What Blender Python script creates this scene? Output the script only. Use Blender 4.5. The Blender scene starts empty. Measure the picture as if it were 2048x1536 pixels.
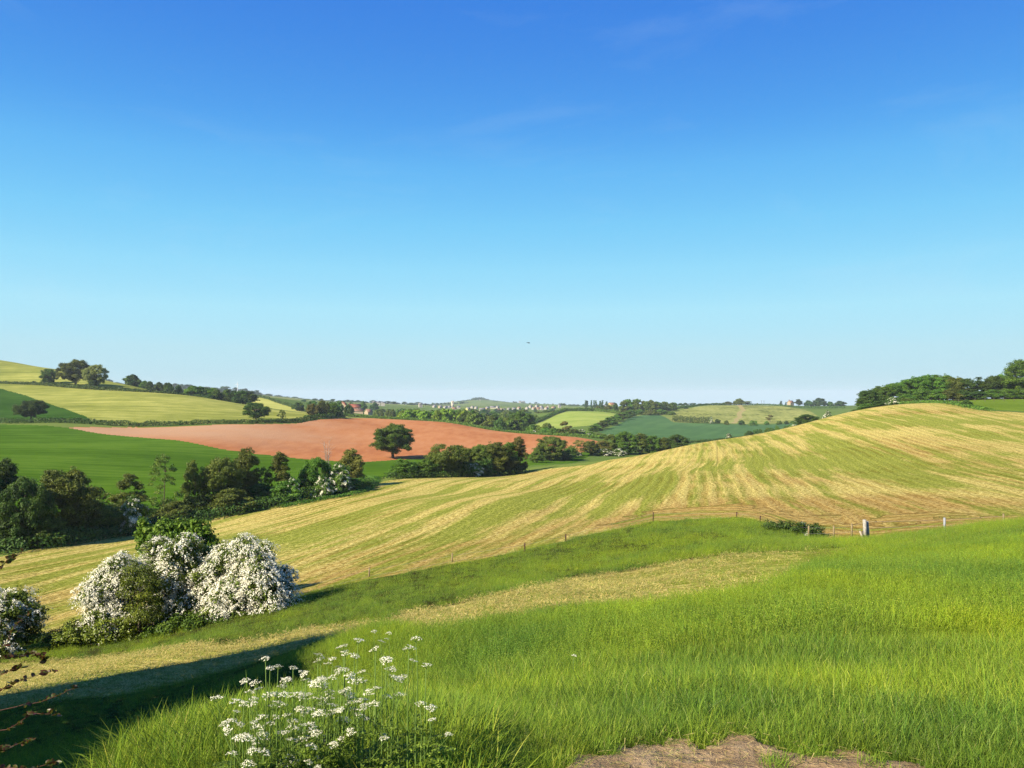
import bpy, math, random
import numpy as np
from mathutils import Vector
R = math.radians
C = bpy.context.scene.collection
F = 1580.0; CX = 1024.0; HZ = 790.0          # focal length, centre and horizon in photo pixels
rng = np.random.default_rng(7)
SUN_EL = R(33); SUN_DIR = np.array([-0.78, -0.62]); SUN_DIR /= np.hypot(*SUN_DIR)   # towards the sun, horizontally

# ------------------------------------------------------------------ helpers
def mesh(name, v, quads=None, tris=None, mats=(), midx=None, smooth=False, fattr=None, vattr=None):
    me = bpy.data.meshes.new(name)
    v = np.asarray(v, np.float32)
    nq = 0 if quads is None else len(quads); nt = 0 if tris is None else len(tris)
    me.vertices.add(len(v)); me.vertices.foreach_set('co', v.ravel())
    loops = []
    if nq: loops.append(np.asarray(quads, np.int32).ravel())
    if nt: loops.append(np.asarray(tris, np.int32).ravel())
    loops = np.concatenate(loops)
    me.loops.add(len(loops)); me.loops.foreach_set('vertex_index', loops)
    starts = np.concatenate([np.arange(nq)*4, nq*4 + np.arange(nt)*3]).astype(np.int32)
    me.polygons.add(nq+nt); me.polygons.foreach_set('loop_start', starts)
    for m in mats: me.materials.append(m)
    if midx is not None: me.polygons.foreach_set('material_index', np.asarray(midx, np.int32))
    if smooth: me.polygons.foreach_set('use_smooth', np.ones(nq+nt, bool))
    me.update(calc_edges=True)
    for k, a in (fattr or {}).items():
        at = me.attributes.new(k, 'FLOAT', 'FACE'); at.data.foreach_set('value', np.asarray(a, np.float32))
    for k, a in (vattr or {}).items():
        at = me.attributes.new(k, 'FLOAT', 'POINT'); at.data.foreach_set('value', np.asarray(a, np.float32))
    return me
def link(name, data, parent=None, loc=(0,0,0)):
    o = bpy.data.objects.new(name, data); C.objects.link(o); o.location = loc
    if parent is not None: o.parent = parent
    return o
def tag(o, label, cat, group=None, kind=None):
    o['label'] = label
    if cat: o['category'] = cat
    if group: o['group'] = group
    if kind: o['kind'] = kind
    return o
class MB:                                     # collects tubes, boxes and loose faces into one mesh
    def __init__(s): s.v=[]; s.q=[]; s.t=[]; s.n=0
    def add(s, v, q=None, t=None):
        v=np.asarray(v,float)
        if q is not None and len(q): s.q.append(np.asarray(q)+s.n)
        if t is not None and len(t): s.t.append(np.asarray(t)+s.n)
        s.v.append(v); s.n+=len(v)
    def tube(s, pts, rad, seg=6, cap=True):
        pts=np.asarray(pts,float); n=len(pts); rad=np.broadcast_to(rad,(n,))
        d=np.gradient(pts,axis=0); d/=np.linalg.norm(d,axis=1)[:,None]+1e-9
        up=np.where(np.abs(d[:,2:3])>.9,np.array([[1.,0,0]]),np.array([[0,0,1.]]))
        a=np.cross(d,up); a/=np.linalg.norm(a,axis=1)[:,None]; b=np.cross(d,a)
        for k in range(1,n):
            if np.dot(a[k],a[k-1])<0: a[k]*=-1; b[k]*=-1
        th=np.arange(seg)*2*np.pi/seg
        v=(pts[:,None]+rad[:,None,None]*(np.cos(th)[None,:,None]*a[:,None]+np.sin(th)[None,:,None]*b[:,None])).reshape(-1,3)
        i=np.arange(n-1)[:,None]*seg; j=np.arange(seg)[None]; j2=(j+1)%seg
        q=np.stack([i+j,i+j2,i+seg+j2,i+seg+j],-1).reshape(-1,4)
        t=[]
        if cap:
            v=np.vstack([v,pts[-1]]); t=[[ (n-1)*seg+k,(n-1)*seg+(k+1)%seg,n*seg] for k in range(seg)]
        s.add(v,q,t)
    def box(s, lo, hi):
        x0,y0,z0=lo; x1,y1,z1=hi
        v=[(x0,y0,z0),(x1,y0,z0),(x1,y1,z0),(x0,y1,z0),(x0,y0,z1),(x1,y0,z1),(x1,y1,z1),(x0,y1,z1)]
        s.add(v,[(0,3,2,1),(4,5,6,7),(0,1,5,4),(1,2,6,5),(2,3,7,6),(3,0,4,7)])
    def build(s, name, mats, smooth=False, fattr=None):
        return mesh(name, np.vstack(s.v), np.vstack(s.q) if s.q else None, np.vstack(s.t) if s.t else None, mats, smooth=smooth, fattr=fattr)

# value noise for geometry
_P = np.random.default_rng(3).random((256,256)).astype(np.float32)
def vnoise(x, y):
    xi=np.floor(x).astype(int); yi=np.floor(y).astype(int); fx=x-xi; fy=y-yi
    fx=fx*fx*(3-2*fx); fy=fy*fy*(3-2*fy)
    g=lambda a,b:_P[a&255,b&255]
    return (g(xi,yi)*(1-fx)+g(xi+1,yi)*fx)*(1-fy)+(g(xi,yi+1)*(1-fx)+g(xi+1,yi+1)*fx)*fy-.5
def fbm(x, y, o=4):
    s=0; a=1.
    for k in range(o): s=s+a*vnoise(x*2**k+17*k, y*2**k+31*k); a*=.5
    return s

# ------------------------------------------------------------------ materials
class NT:
    def __init__(s, name):
        s.m=bpy.data.materials.new(name); s.m.use_nodes=True; s.t=s.m.node_tree; s.n=s.t.nodes; s.l=s.t.links
        s.b=s.n['Principled BSDF']; s.out=s.n['Material Output']
    def new(s, typ, **kw):
        nd=s.n.new(typ)
        for k,v in kw.items(): setattr(nd,k,v)
        return nd
    def set(s, sock, val):
        if hasattr(val,'links') or hasattr(val,'is_linked'): s.l.new(val, sock)
        else: sock.default_value=val
    def noise(s, vec, scale, detail=4, rough=.55, dist=0):
        nd=s.new('ShaderNodeTexNoise'); 
        if vec is not None: s.l.new(vec, nd.inputs['Vector'])
        nd.inputs['Scale'].default_value=scale; nd.inputs['Detail'].default_value=detail; nd.inputs['Roughness'].default_value=rough; nd.inputs['Distortion'].default_value=dist
        return nd.outputs['Fac']
    def math(s, op, a, b=None, c=None):
        nd=s.new('ShaderNodeMath', operation=op)
        for i,x in enumerate((a,b,c)):
            if x is not None: s.set(nd.inputs[i], x)
        return nd.outputs[0]
    def ramp(s, fac, stops, interp='LINEAR'):
        nd=s.new('ShaderNodeValToRGB'); cr=nd.color_ramp; cr.interpolation=interp
        while len(cr.elements)<len(stops): cr.elements.new(.5)
        for e,(p,c) in zip(cr.elements,stops):
            e.position=p; e.color=(c if isinstance(c,tuple) else (c,c,c))+(1,)
        s.l.new(fac, nd.inputs[0]); return nd.outputs[0]
    def mix(s, fac, a, b, mode='MIX'):
        nd=s.new('ShaderNodeMix', data_type='RGBA', blend_type=mode)
        s.set(nd.inputs[0], fac); 
        for k,x in ((6,a),(7,b)):
            if isinstance(x,tuple): nd.inputs[k].default_value=x+(1,)
            else: s.l.new(x, nd.inputs[k])
        return nd.outputs[2]
    def pos(s): return s.new('ShaderNodeNewGeometry').outputs['Position']
    def attr(s, name, typ='GEOMETRY'):
        return s.new('ShaderNodeAttribute', attribute_name=name, attribute_type=typ).outputs['Fac']
    def vec(s, x, y, z=0.):
        nd=s.new('ShaderNodeCombineXYZ'); s.set(nd.inputs[0],x); s.set(nd.inputs[1],y); s.set(nd.inputs[2],z); return nd.outputs[0]
    def scale(s, v, k):
        nd=s.new('ShaderNodeVectorMath', operation='MULTIPLY'); s.l.new(v, nd.inputs[0]); nd.inputs[1].default_value=k; return nd.outputs[0]
    def bump(s, h, dist, strength=1.):
        nd=s.new('ShaderNodeBump'); nd.inputs['Distance'].default_value=dist; nd.inputs['Strength'].default_value=strength
        s.l.new(h, nd.inputs['Height']); s.l.new(nd.outputs[0], s.b.inputs['Normal'])
    def base(s, col, rough=.9, spec=.15):
        s.set(s.b.inputs['Base Color'], col if not isinstance(col,tuple) else col+(1,))
        s.b.inputs['Roughness'].default_value=rough; s.b.inputs['Specular IOR Level'].default_value=spec
        return s.m
def leafy(name, stops, trans=.22, hue_obj=.0, rough=.55, spec=.2, inst=None, oscale=.5):
    """Foliage: per-leaf random value c through a ramp, a slight tone per plant, some light let through."""
    n=NT(name)
    col=n.ramp(n.attr('c'), stops)
    rnd=n.new('ShaderNodeObjectInfo').outputs['Random']
    v=n.math('MULTIPLY_ADD', rnd, oscale, 1-oscale/2)
    hs=n.new('ShaderNodeHueSaturation'); n.l.new(col, hs.inputs['Color']); n.l.new(v, hs.inputs['Value'])
    h2=n.math('MULTIPLY_ADD', rnd, hue_obj, .5-hue_obj/2); n.l.new(h2, hs.inputs['Hue'])
    col=hs.outputs[0]
    if inst:
        a=n.attr('tint','INSTANCER')
        for lo,hi,c in inst:
            f=n.new('ShaderNodeMapRange'); n.l.new(a,f.inputs[0]); f.inputs[1].default_value=lo; f.inputs[2].default_value=hi
            col=n.mix(f.outputs[0], col, n.mix(1., col, c, 'MULTIPLY'))
    n.base(col, rough, spec)
    tr=n.new('ShaderNodeBsdfTranslucent'); n.l.new(col, tr.inputs[0])
    ms=n.new('ShaderNodeMixShader'); ms.inputs[0].default_value=trans
    n.l.new(n.b.outputs[0], ms.inputs[1]); n.l.new(tr.outputs[0], ms.inputs[2]); n.l.new(ms.outputs[0], n.out.inputs['Surface'])
    return n.m
def plain(name, col, rough=.8, var=.25, scale=6.):
    n=NT(name); f=n.noise(n.new('ShaderNodeTexCoord').outputs['Object'], scale, 4)
    k=n.ramp(f, [(.3,tuple(c*(1-var) for c in col)),(.7,tuple(min(1,c*(1+var)) for c in col))])
    return n.base(k, rough)
SKY_AIR=1.0; SKY_DUST=0.0; SKY_OZ=6.0; SKY_STR=.10
SUN_STR=5.0; EXPO=1.25
HAZE=.00009; HAZE_COL=(.80,.90,1.)
SKY_LUT=((.215,(.036,.185,.69)),(.237,(.051,.242,.776)),(.255,(.091,.376,.871)),(.267,(.135,.485,.92)),(.293,(.205,.61,.955)),(.335,(.305,.715,.972)),(.415,(.42,.795,.965)),(.617,(.50,.785,.89)),(1.05,(.53,.755,.84)))
DENOISE=True
# ------------------------------------------------------------------ the land: heights through surveyed points
COL = {   # photo column -> (distance, photo row of the ground there)
 0:   [(6,1560),(14,1480),(22,1400),(34,1325),(40,1292),(55,1205),(66,1152),(84,1108),(105,1040),(130,1000),(150,950),(200,900),(300,850),(340,828),(430,790),(500,766),(560,738),(610,721),(700,730),(900,750),(1500,768),(2500,782),(6000,800)],
 128: [(5,1545),(14,1462),(22,1382),(34,1315),(40,1285),(55,1202),(66,1146),(86,1098),(130,1000),(200,905),(305,848),(360,822),(430,796),(490,772),(540,750),(590,741),(700,752),(1500,771),(2500,784),(6000,800)],
 256: [(4.4,1525),(6,1500),(14,1450),(22,1368),(32,1308),(38,1280),(50,1200),(68,1130),(92,1083),(130,1005),(180,935),(240,888),(310,856),(360,826),(420,800),(480,780),(530,771),(650,784),(1000,790),(1800,774),(2500,786),(6000,802)],
 384: [(4,1500),(6.2,1462),(10,1452),(18,1372),(28,1290),(40,1238),(60,1142),(80,1085),(103,1048),(135,995),(195,930),(260,880),(320,852),(370,828),(420,806),(470,792),(540,800),(900,797),(1900,780),(2500,790),(6000,805)],
 512: [(3.8,1495),(7.5,1432),(11,1415),(18,1340),(28,1274),(38,1226),(44,1198),(70,1100),(100,1040),(115,1015),(140,982),(215,926),(240,909),(330,850),(360,838),(420,820),(450,815),(530,816),(650,809),(800,797),(900,793),(1300,797),(2000,789),(2700,797),(6000,808)],
 640: [(3.7,1510),(8,1405),(13,1310),(18,1290),(27,1250),(43,1182),(65,1098),(100,1026),(125,990),(160,962),(230,922),(280,892),(340,858),(378,838),(420,832),(600,830),(800,815),(1000,809),(1900,802),(2700,807),(6000,812)],
 768: [(3.6,1525),(6,1450),(10,1362),(20,1254),(27,1224),(42,1165),(60,1102),(105,1004),(150,957),(190,940),(240,922),(280,900),(340,870),(400,848),(450,838),(530,841),(650,845),(760,832),(1000,824),(1500,813),(1950,807),(2600,810),(6000,814)],
 896: [(3.5,1532),(6,1435),(10,1342),(20,1242),(26,1215),(45,1135),(70,1063),(120,986),(165,952),(205,938),(255,918),(290,900),(350,870),(410,850),(440,845),(520,852),(700,844),(1000,828),(1500,816),(2000,812),(2600,810),(3300,806),(3600,806),(4200,812),(6000,815)],
 960:[(1000,829),(1500,817),(2400,812),(2900,807),(3400,799.5),(3550,799.5),(4200,808),(6000,815)],
 1024:[(3.5,1536),(6,1425),(10,1328),(18,1245),(24,1205),(30,1178),(48,1112),(90,1002),(130,966),(170,950),(210,936),(270,915),(300,900),(345,880),(388,866),(450,869),(560,862),(750,846),(1000,830),(1500,818),(2300,812),(3000,806.5),(3400,805),(3600,806),(4200,811),(6000,815)],
 1150:[(3.5,1536),(6,1420),(10,1305),(20,1213),(30,1168),(54,1078),(85,1015),(120,968),(160,940),(190,927),(220,928),(280,915),(310,902),(345,880),(390,874),(450,870),(540,860),(650,843),(760,828),(840,822),(1000,824),(1500,817),(2300,811),(3000,810),(4000,813),(6000,816)],
 1280:[(3.5,1536),(6,1410),(10,1286),(18,1213),(30,1158),(44,1105),(58,1058),(66,1042),(85,1000),(110,962),(150,930),(185,912),(215,914),(250,922),(290,914),(350,895),(430,878),(520,868),(640,850),(800,833),(860,826),(1000,817),(1300,820),(2000,815),(6000,819)],
 1408:[(3.5,1536),(6,1405),(10,1265),(18,1190),(30,1130),(45,1080),(60,1044),(66,1036),(85,990),(115,945),(160,902),(195,886),(215,886),(260,897),(330,896),(430,880),(520,871),(620,857),(720,845),(820,830),(1000,811),(1080,810),(1400,816),(2500,818),(6000,820)],
 1536:[(3.5,1536),(6,1400),(10,1243),(18,1160),(28,1122),(40,1085),(52,1058),(62,1030),(74,1000),(105,950),(145,908),(185,878),(222,864),(250,867),(320,876),(430,872),(550,862),(700,850),(800,840),(950,819),(1050,811),(1200,812),(2500,817),(6000,820)],
 1664:[(3.5,1536),(6,1395),(10,1234),(18,1148),(28,1108),(40,1088),(50,1078),(62,1030),(76,992),(105,946),(145,898),(185,861),(225,836),(250,832),(300,842),(420,850),(600,842),(800,829),(1000,815),(1100,812),(1400,815),(2500,818),(6000,820)],
 1792:[(3.5,1536),(6,1390),(10,1228),(20,1136),(30,1094),(40,1080),(47,1070),(57,1036),(78,980),(108,930),(145,880),(190,838),(235,811),(260,809),(300,808),(400,812),(600,815),(1000,808),(1400,812),(6000,816)],
 1920:[(3.5,1536),(6,1388),(10,1220),(20,1120),(30,1076),(38,1062),(46,1060),(60,1020),(85,958),(120,900),(160,855),(205,822),(240,808),(275,802),(400,806),(1000,806),(6000,812)],
 2048:[(3.5,1536),(6,1386),(10,1214),(20,1108),(30,1062),(38,1047),(46,1046),(64,1002),(92,940),(135,880),(180,840),(215,822),(250,808),(280,799),(400,804),(1000,806),(6000,812)],
}
ctl=[]
for px,l in COL.items():
    l=[(2.0,HZ+F*1.62/2.0)]+l if px>300 else [(2.0,HZ+F*1.66/2.0),(3,HZ+F*1.9/3)]+l
    for d,py in l: ctl.append((px,d,py))
for px2,px in ((-420,0),(-800,0),(2450,2048),(2850,2048)):     # beyond the frame the land carries on
    for d,py in COL[px]: 
        rho=d*math.hypot(1,(px-CX)/F); d2=rho/math.hypot(1,(px2-CX)/F)
        z=-(py-HZ)/F*d + (0.02*rho if px2<0 and d>90 and d<900 else 0)*(-px2/420)*.5
        ctl.append((px2,d2,HZ-z/d2*F))
    ctl.append((px2,2.0,HZ+F*.82))
ctl=np.array(ctl)
def polar(px,d):
    x=(px-CX)/F*d; return np.arctan2(x,d), np.log(np.hypot(x,d))
AU=1.5
cth,clr=polar(ctl[:,0],ctl[:,1])
ct=(ctl[:,2]-HZ)/F*ctl[:,1]/np.exp(clr)
def U(r2): return r2*np.log(r2+1e-9)
def tps_fit(u,v,t,lam=2e-4):
    n=len(u); K=U((u[:,None]-u)**2+(v[:,None]-v)**2)+np.eye(n)*lam
    P=np.stack([np.ones(n),u,v],1); A=np.block([[K,P],[P.T,np.zeros((3,3))]])
    return np.linalg.solve(A,np.concatenate([t,np.zeros(3)]))
# weight distances so that rows on the far land fit as well: the spline runs on asinh(t)
SC=0.02
W=tps_fit(cth*AU,clr,np.arcsinh(ct/SC),3e-5)
th_in=np.arange(-0.64,0.6401,0.00145); th_out=np.linspace(0.64,math.pi,150)[1:]
TH=np.concatenate([-th_out[::-1],th_in,th_out]); LR=np.arange(math.log(1.2),math.log(7500),0.0078)
nT,nR=len(TH),len(LR)
uu=(np.clip(TH,-1.0,1.0)*AU).astype(np.float32)[:,None]; vv=LR.astype(np.float32)[None,:]
acc=(W[-3]+W[-2]*uu+W[-1]*vv).astype(np.float32)
cu=(cth*AU).astype(np.float32); cv=clr.astype(np.float32)
for k in range(len(ctl)):
    r2=(uu-cu[k])**2+(vv-cv[k])**2; acc+=np.float32(W[k])*r2*np.log(r2+np.float32(1e-9))
T=SC*np.sinh(np.clip(acc,-4,6))
rho=np.exp(LR)[None,:]
z0=-1.65-9*(1-np.exp(-np.maximum(rho-3,0)/45))-6*(1-np.exp(-rho/700))
bl=np.clip((np.abs(TH)-0.72)/0.5,0,1)[:,None]; bl=bl*bl*(3-2*bl)
nf=np.clip((np.log(rho)-math.log(1.6))/0.7,0,1); nf=nf*nf*(3-2*nf)       # flat underfoot
Z=(-T*rho)*(1-bl)+z0*bl
Z=Z*nf+(-1.62)*(1-nf)
X=rho*np.sin(TH)[:,None]; Y=rho*np.cos(TH)[:,None]
Z=Z+0.05*np.clip(rho/20,0,1)*fbm(X/9,Y/9,4)+0.25*np.clip((rho-60)/200,0,1)*fbm(X/45+9,Y/45,3)
def H(x,y):
    th=np.arctan2(x,y); lr=np.log(np.maximum(np.hypot(x,y),1.25))
    a=np.interp(th,TH,np.arange(nT)); b=np.clip((lr-LR[0])/0.0078,0,nR-1.001)
    i=np.minimum(a.astype(int) if hasattr(a,'astype') else int(a),nT-2); j=np.asarray(b).astype(int); fa=a-i; fb=b-j
    return (Z[i,j]*(1-fb)+Z[i,j+1]*fb)*(1-fa)+(Z[i+1,j]*(1-fb)+Z[i+1,j+1]*fb)*fa
def P(px,d,dz=0.):                            # world point on the ground at photo column px and distance d
    x=(px-CX)/F*d; return np.array([x,d,float(H(x,d))+dz])
_D=np.exp(np.arange(math.log(2.2),math.log(6500),0.004))
def hit(px,py):                               # distance of the first ground seen at that photo point
    z=H((px-CX)/F*_D,_D); rows=HZ-z/_D*F
    k=np.argmax(rows<=py); return float(_D[k]) if rows[k]<=py else float(_D[np.argmin(rows)])
def rowof(px,d): return HZ-float(H((px-CX)/F*d,d))/d*F

if 0:
    for px,l in COL.items(): print(px,[(d,py,round(rowof(px,d)-py,1)) for d,py in l if abs(rowof(px,d)-py)>3])
# ------------------------------------------------------------------ which field is where
PXG=CX+F*np.tan(np.clip(TH,-1.45,1.45))[:,None]+0*rho; DG=np.maximum(rho*np.cos(np.clip(TH,-1.45,1.45))[:,None],.05)
LD=np.log(DG)
wob=(fbm(X/3.,Y/3.,3)*.6/np.maximum(DG,6.)+fbm(X/40,Y/40,3)*2.0/np.maximum(DG,60.)).clip(-.06,.06)
def curve(pts):                               # (px, row) pairs, or (px, None, d)
    a=sorted((p[0], math.log(p[2]) if len(p)==3 else math.log(hit(*p))) for p in pts); return np.array(a)
def cval(c,px): return np.interp(px,c[:,0],c[:,1])
cs_fg=curve([(-400,None,3.),(130,None,3.5),(300,None,4.3),(470,None,6.4),(560,None,8.4),(640,None,11.5),(700,None,15),(760,None,18.5),(850,1276),(1000,1256),(1094,1245),(1198,1230),(1344,1218),(1450,1202),(1553,1188),(1588,1160),(1660,1118),(1740,1096),(1800,1082),(1870,1070),(2048,None,44),(2600,None,40)])
cs_strip=curve([(-400,None,34),(0,1326),(100,1321),(250,1311),(450,1291),(620,1262),(745,1251),(849,1223),(989,1195),(1163,1157),(1344,1129),(1484,1108),(1606,1103),(1690,1095),(1740,1093),(1800,1081),(1870,1069),(2048,None,44.4),(2600,None,40.3)])
cs_fence=curve([(-400,None,46),(0,1272),(150,1258),(400,1222),(575,1195),(700,1168),(850,1140),(950,1122),(1049,1101),(1131,1082),(1220,1062),(1306,None,65),(1400,None,65),(1473,None,62),(1520,None,58),(1600,1072),(1680,1080),(1740,None,47),(1800,None,46.5),(1888,None,46.5),(2048,None,47),(2600,None,43)])
cs_far=curve([(-400,None,76),(0,1116),(130,1088),(250,1068),(400,1044),(560,1012),(700,988),(740,974),(770,962),(900,956),(1060,945),(1100,938),(1180,930),(1240,None,196),(1280,None,205),(1408,None,218),(1536,None,240),(1664,None,258),(1740,None,262),(1792,None,256),(1860,None,250),(1925,None,222),(1960,None,208),(2048,None,206),(2600,None,210)])
def poly(pts):
    out=[]
    for p in pts:
        d=p[2] if len(p)==3 else hit(p[0],p[1])
        out.append((p[0],math.log(d)))
    return np.array(out)
def inside(pl, px, ld):
    r=np.zeros(px.shape,bool); n=len(pl)
    for i in range(n):
        x0,y0=pl[i]; x1,y1=pl[(i+1)%n]
        if x0==x1: continue
        c=((px>=x0)!=(px>=x1)); 
        r^=c&(ld< y0+(y1-y0)*(px-x0)/(x1-x0))
    return r
hedgeL=[(-600,None,305),(0,None,305),(130,None,308),(256,None,314),(384,None,323),(500,None,333),(590,None,352),(650,None,385),(690,None,425)]
Lg=[(130,857),(300,877),(440,900),(560,914),(640,922),(720,925),(783,921)]
red=poly(Lg+[(880,None,258),(960,None,268),(1060,None,285),(1140,None,300),(1195,None,316),(1197,None,350),(1150,None,380),(1080,None,392),(1024,None,400),(960,None,415),(896,None,432),(820,None,448),(740,None,456),(690,None,425),(650,None,380),(590,None,348),(500,None,329),(384,None,319),(256,None,311)])
green=poly([(-700,None,96),(0,None,92),(250,None,104),(500,None,120),(740,None,150),(900,None,180),(1060,None,225),(1150,None,250),(1195,None,316),(1140,None,300),(1060,None,285),(960,None,268),(880,None,258)]+Lg[::-1]+[(0,None,301),(-700,None,301)])
tri=poly([(-700,None,309),(0,None,309),(190,None,313),(172,835),(100,809),(50,792),(0,778),(-300,720)])
barley=poly([(190,None,316),(384,None,327),(500,None,337),(590,None,356),(640,None,392),(660,None,470),(512,None,460),(384,None,478),(256,None,560),(128,None,640),(0,None,680),(-700,None,700),(-700,None,340)])
bar2=poly([(380,None,480),(505,None,560),(545,None,520),(690,None,445),(700,None,480),(600,None,640),(512,None,900),(400,None,960),(330,None,900)])
teal=poly([(1196,None,520),(1240,None,640),(1268,None,790),(1305,None,860),(1330,None,790),(1345,None,700),(1420,None,700),(1500,None,715),(1580,None,690),(1640,None,560),(1640,None,420),(1536,None,400),(1400,None,420),(1300,None,455),(1220,None,470)])
lime=poly([(1050,None,560),(1110,None,560),(1190,None,610),(1225,None,700),(1240,None,800),(1200,None,850),(1130,None,830),(1085,None,700),(1058,None,610)])
bram=poly([(1340,None,740),(1345,None,870),(1400,None,980),(1480,None,1060),(1560,None,1040),(1620,None,900),(1640,None,760),(1600,None,720),(1420,None,725)])
pastr=poly([(1925,None,230),(1962,None,213),(2600,None,214),(2600,None,300),(1900,None,300)])
dirt=poly([(1090,1650),(1115,1575),(1150,1524),(1215,1520),(1240,1498),(1310,1508),(1345,1492),(1400,1516),(1455,1494),(1480,1490),(1495,1514),(1560,1518),(1610,1534),(1660,1518),(1710,1522),(1750,1540),(1830,1560),(1930,1630)])
px_=PXG; ld_=LD+wob
REG=np.zeros((nT,nR),np.int8)
front=np.abs(TH)[:,None]<1.3
fence=cval(cs_fence,px_); far=cval(cs_far,px_); fg=cval(cs_fg,px_); strip=cval(cs_strip,px_)
REG[(ld_<=fg)]=1
REG[(ld_>fg)&(ld_<=strip)]=2
REG[(ld_>strip)&(ld_<=fence)]=1
cs_mid=curve([(-400,None,19),(0,1425),(120,1405),(250,1392),(450,1345),(600,1300),(700,1272),(760,None,10),(2600,None,3)])
REG[(ld_<=cval(cs_mid,px_))&(px_<760)]=1
REG[(ld_>fence)&(ld_<=far)]=3
for k,pl in ((5,green),(6,red),(7,barley),(8,tri),(13,bar2),(9,teal),(10,lime),(11,bram),(12,pastr)):
    REG[inside(pl,px_,ld_)&(ld_>far)]=k
wd=fbm(X*2.6,Y*2.6,5)*.10
REG[(inside(dirt,px_+wd*500,LD+wd))]=4
REG[(LD<math.log(3.35))&(px_>1040)&(px_<1960)&(rho<4.4)]=4
REG[(rho+0*Z<2.3)]=4
REG[~(front&(Z==Z))]=0
dirtm=(REG==4)
Z=Z+dirtm*(.05*fbm(X*3.5,Y*3.5,4)+.03)*np.clip(1.5-(rho-3)/3,0,1)
# distance to the fence line in metres, rows of the cut hay
eds=(np.exp(LD)-np.exp(fence))
vp=np.array([0.26,1.]); vp/=np.hypot(*vp)
rowc=X*vp[1]-Y*vp[0]; alng=X*vp[0]+Y*vp[1]
# left of the hill the swaths swing with the valley
bend=np.clip((-rowc-6)/60,0,1.2)
rowc=rowc+0.0*bend
rw=rowc+1.4*fbm(X/30,Y/30,2)+ .0035*np.maximum(alng-60,0)**1.5*0.25*np.where(rowc>0,1,.3)
head=eds+1.2*fbm(X/14,Y/14,2)
hm=np.clip((13-eds)/5+fbm(X/6,Y/6,3)*2.2,0,1)*(np.clip((px_-1000)/300+fbm(X/9,Y/9,3),0,1)>.5)
# ------------------------------------------------------------------ ground materials
def m_field(name, cols, big=.02, mid=.25, fine=2.5, bump=.12, rowattr=False):
    n=NT(name); p=n.pos()
    a=n.noise(p,big,3); b=n.noise(p,mid,5,.65); c=n.noise(p,fine,5,.7)
    f=n.math('ADD', n.math('MULTIPLY',a,.5), n.math('ADD', n.math('MULTIPLY',b,.3), n.math('MULTIPLY',c,.2)))
    col=n.ramp(f,[(.36,cols[0]),(.5,cols[1]),(.64,cols[2])])
    n.base(col,.95,.0); n.bump(n.math('ADD',b,c),bump); return n.m
def m_hay(name, green=.5):
    n=NT(name); r=n.attr('row'); a=n.attr('along')
    sw =n.noise(n.vec(n.math('MULTIPLY',r,.30),n.math('MULTIPLY',a,.015)),1.,4,.6)        # broad swaths
    sw2=n.noise(n.vec(n.math('MULTIPLY',r,1.1),n.math('MULTIPLY',a,.07),3.),1.,4,.62)      # single swaths
    fi =n.noise(n.vec(n.math('MULTIPLY',r,3.2),n.math('MULTIPLY',a,1.7),7.),1.,6,.8)      # stubble and straw
    big=n.noise(n.pos(),.022,4,.6); pat=n.noise(n.pos(),.16,4,.6)
    wave=n.math('SINE', n.math('ADD', n.math('MULTIPLY',r,2*math.pi/1.55), n.math('MULTIPLY',sw2,5.)))
    st=n.math('ADD', n.math('MULTIPLY',sw,.55), n.math('ADD', n.math('MULTIPLY',sw2,.35), n.math('MULTIPLY',pat,.22)))
    straw=n.ramp(fi,[(.38,(.17,.130,.028)),(.48,(.40,.315,.082)),(.58,(.63,.52,.185))])
    grn=n.ramp(fi,[(.36,(.075,.105,.009)),(.48,(.155,.195,.020)),(.60,(.29,.30,.055))])
    brn=n.ramp(fi,[(.34,(.17,.085,.026)),(.48,(.30,.175,.056)),(.62,(.46,.31,.11))])
    w2=n.math('SINE', n.math('ADD', n.math('MULTIPLY',r,2*math.pi/4.3), n.math('MULTIPLY',sw,9.)))
    g=n.math('ADD', n.math('ADD', st, n.math('MULTIPLY',w2,.042)), n.math('MULTIPLY',n.attr('grn'),.85))
    gm=n.ramp(g,[(.545,0.05),(.655,.85)])
    bm=n.ramp(n.math('ADD', n.math('ADD', n.math('MULTIPLY',big,.62), n.math('MULTIPLY',sw2,.38)), n.attr('brn')),[(.50,0.),(.68,.68)])
    col=n.mix(bm, straw, brn); col=n.mix(gm, col, grn)
    ln=n.ramp(n.math('ADD',n.math('MULTIPLY',wave,.5),n.math('MULTIPLY',fi,.6)),[(.05,(.70,.62,.50)),(.4,(1.,1.,1.))])
    lm=n.ramp(n.noise(n.pos(),.06,3),[(.45,0.0),(.65,.75)])
    col=n.mix(lm, col, n.mix(1.,col,ln,'MULTIPLY'))
    n.base(col,.95,.0)
    h=n.math('ADD', n.math('MULTIPLY',fi,1.), n.math('ADD', n.math('MULTIPLY',sw2,.9), n.math('MULTIPLY',wave,.18)))
    n.bump(h,.22); return n.m
def m_red():
    n=NT('red_soil'); p=n.pos()
    xy=n.new('ShaderNodeSeparateXYZ'); n.l.new(p,xy.inputs[0])
    a=n.noise(p,.012,3); b=n.noise(n.scale(p,(.3,.08,.1)),1.,4); c=n.noise(p,1.2,5,.7)
    t=n.attr('tan')
    f=n.math('ADD', n.math('ADD', n.math('MULTIPLY',a,.42), n.math('MULTIPLY',b,.30)), n.math('MULTIPLY',c,.14))
    col=n.ramp(f,[(.33,(.28,.103,.040)),(.43,(.355,.148,.060)),(.54,(.39,.185,.084))])
    col=n.mix(t, col, n.mix(.85,col,(.35,.215,.125)))
    n.base(col,.95,.0); n.bump(n.math('ADD',c,b),.12); return n.m
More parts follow.
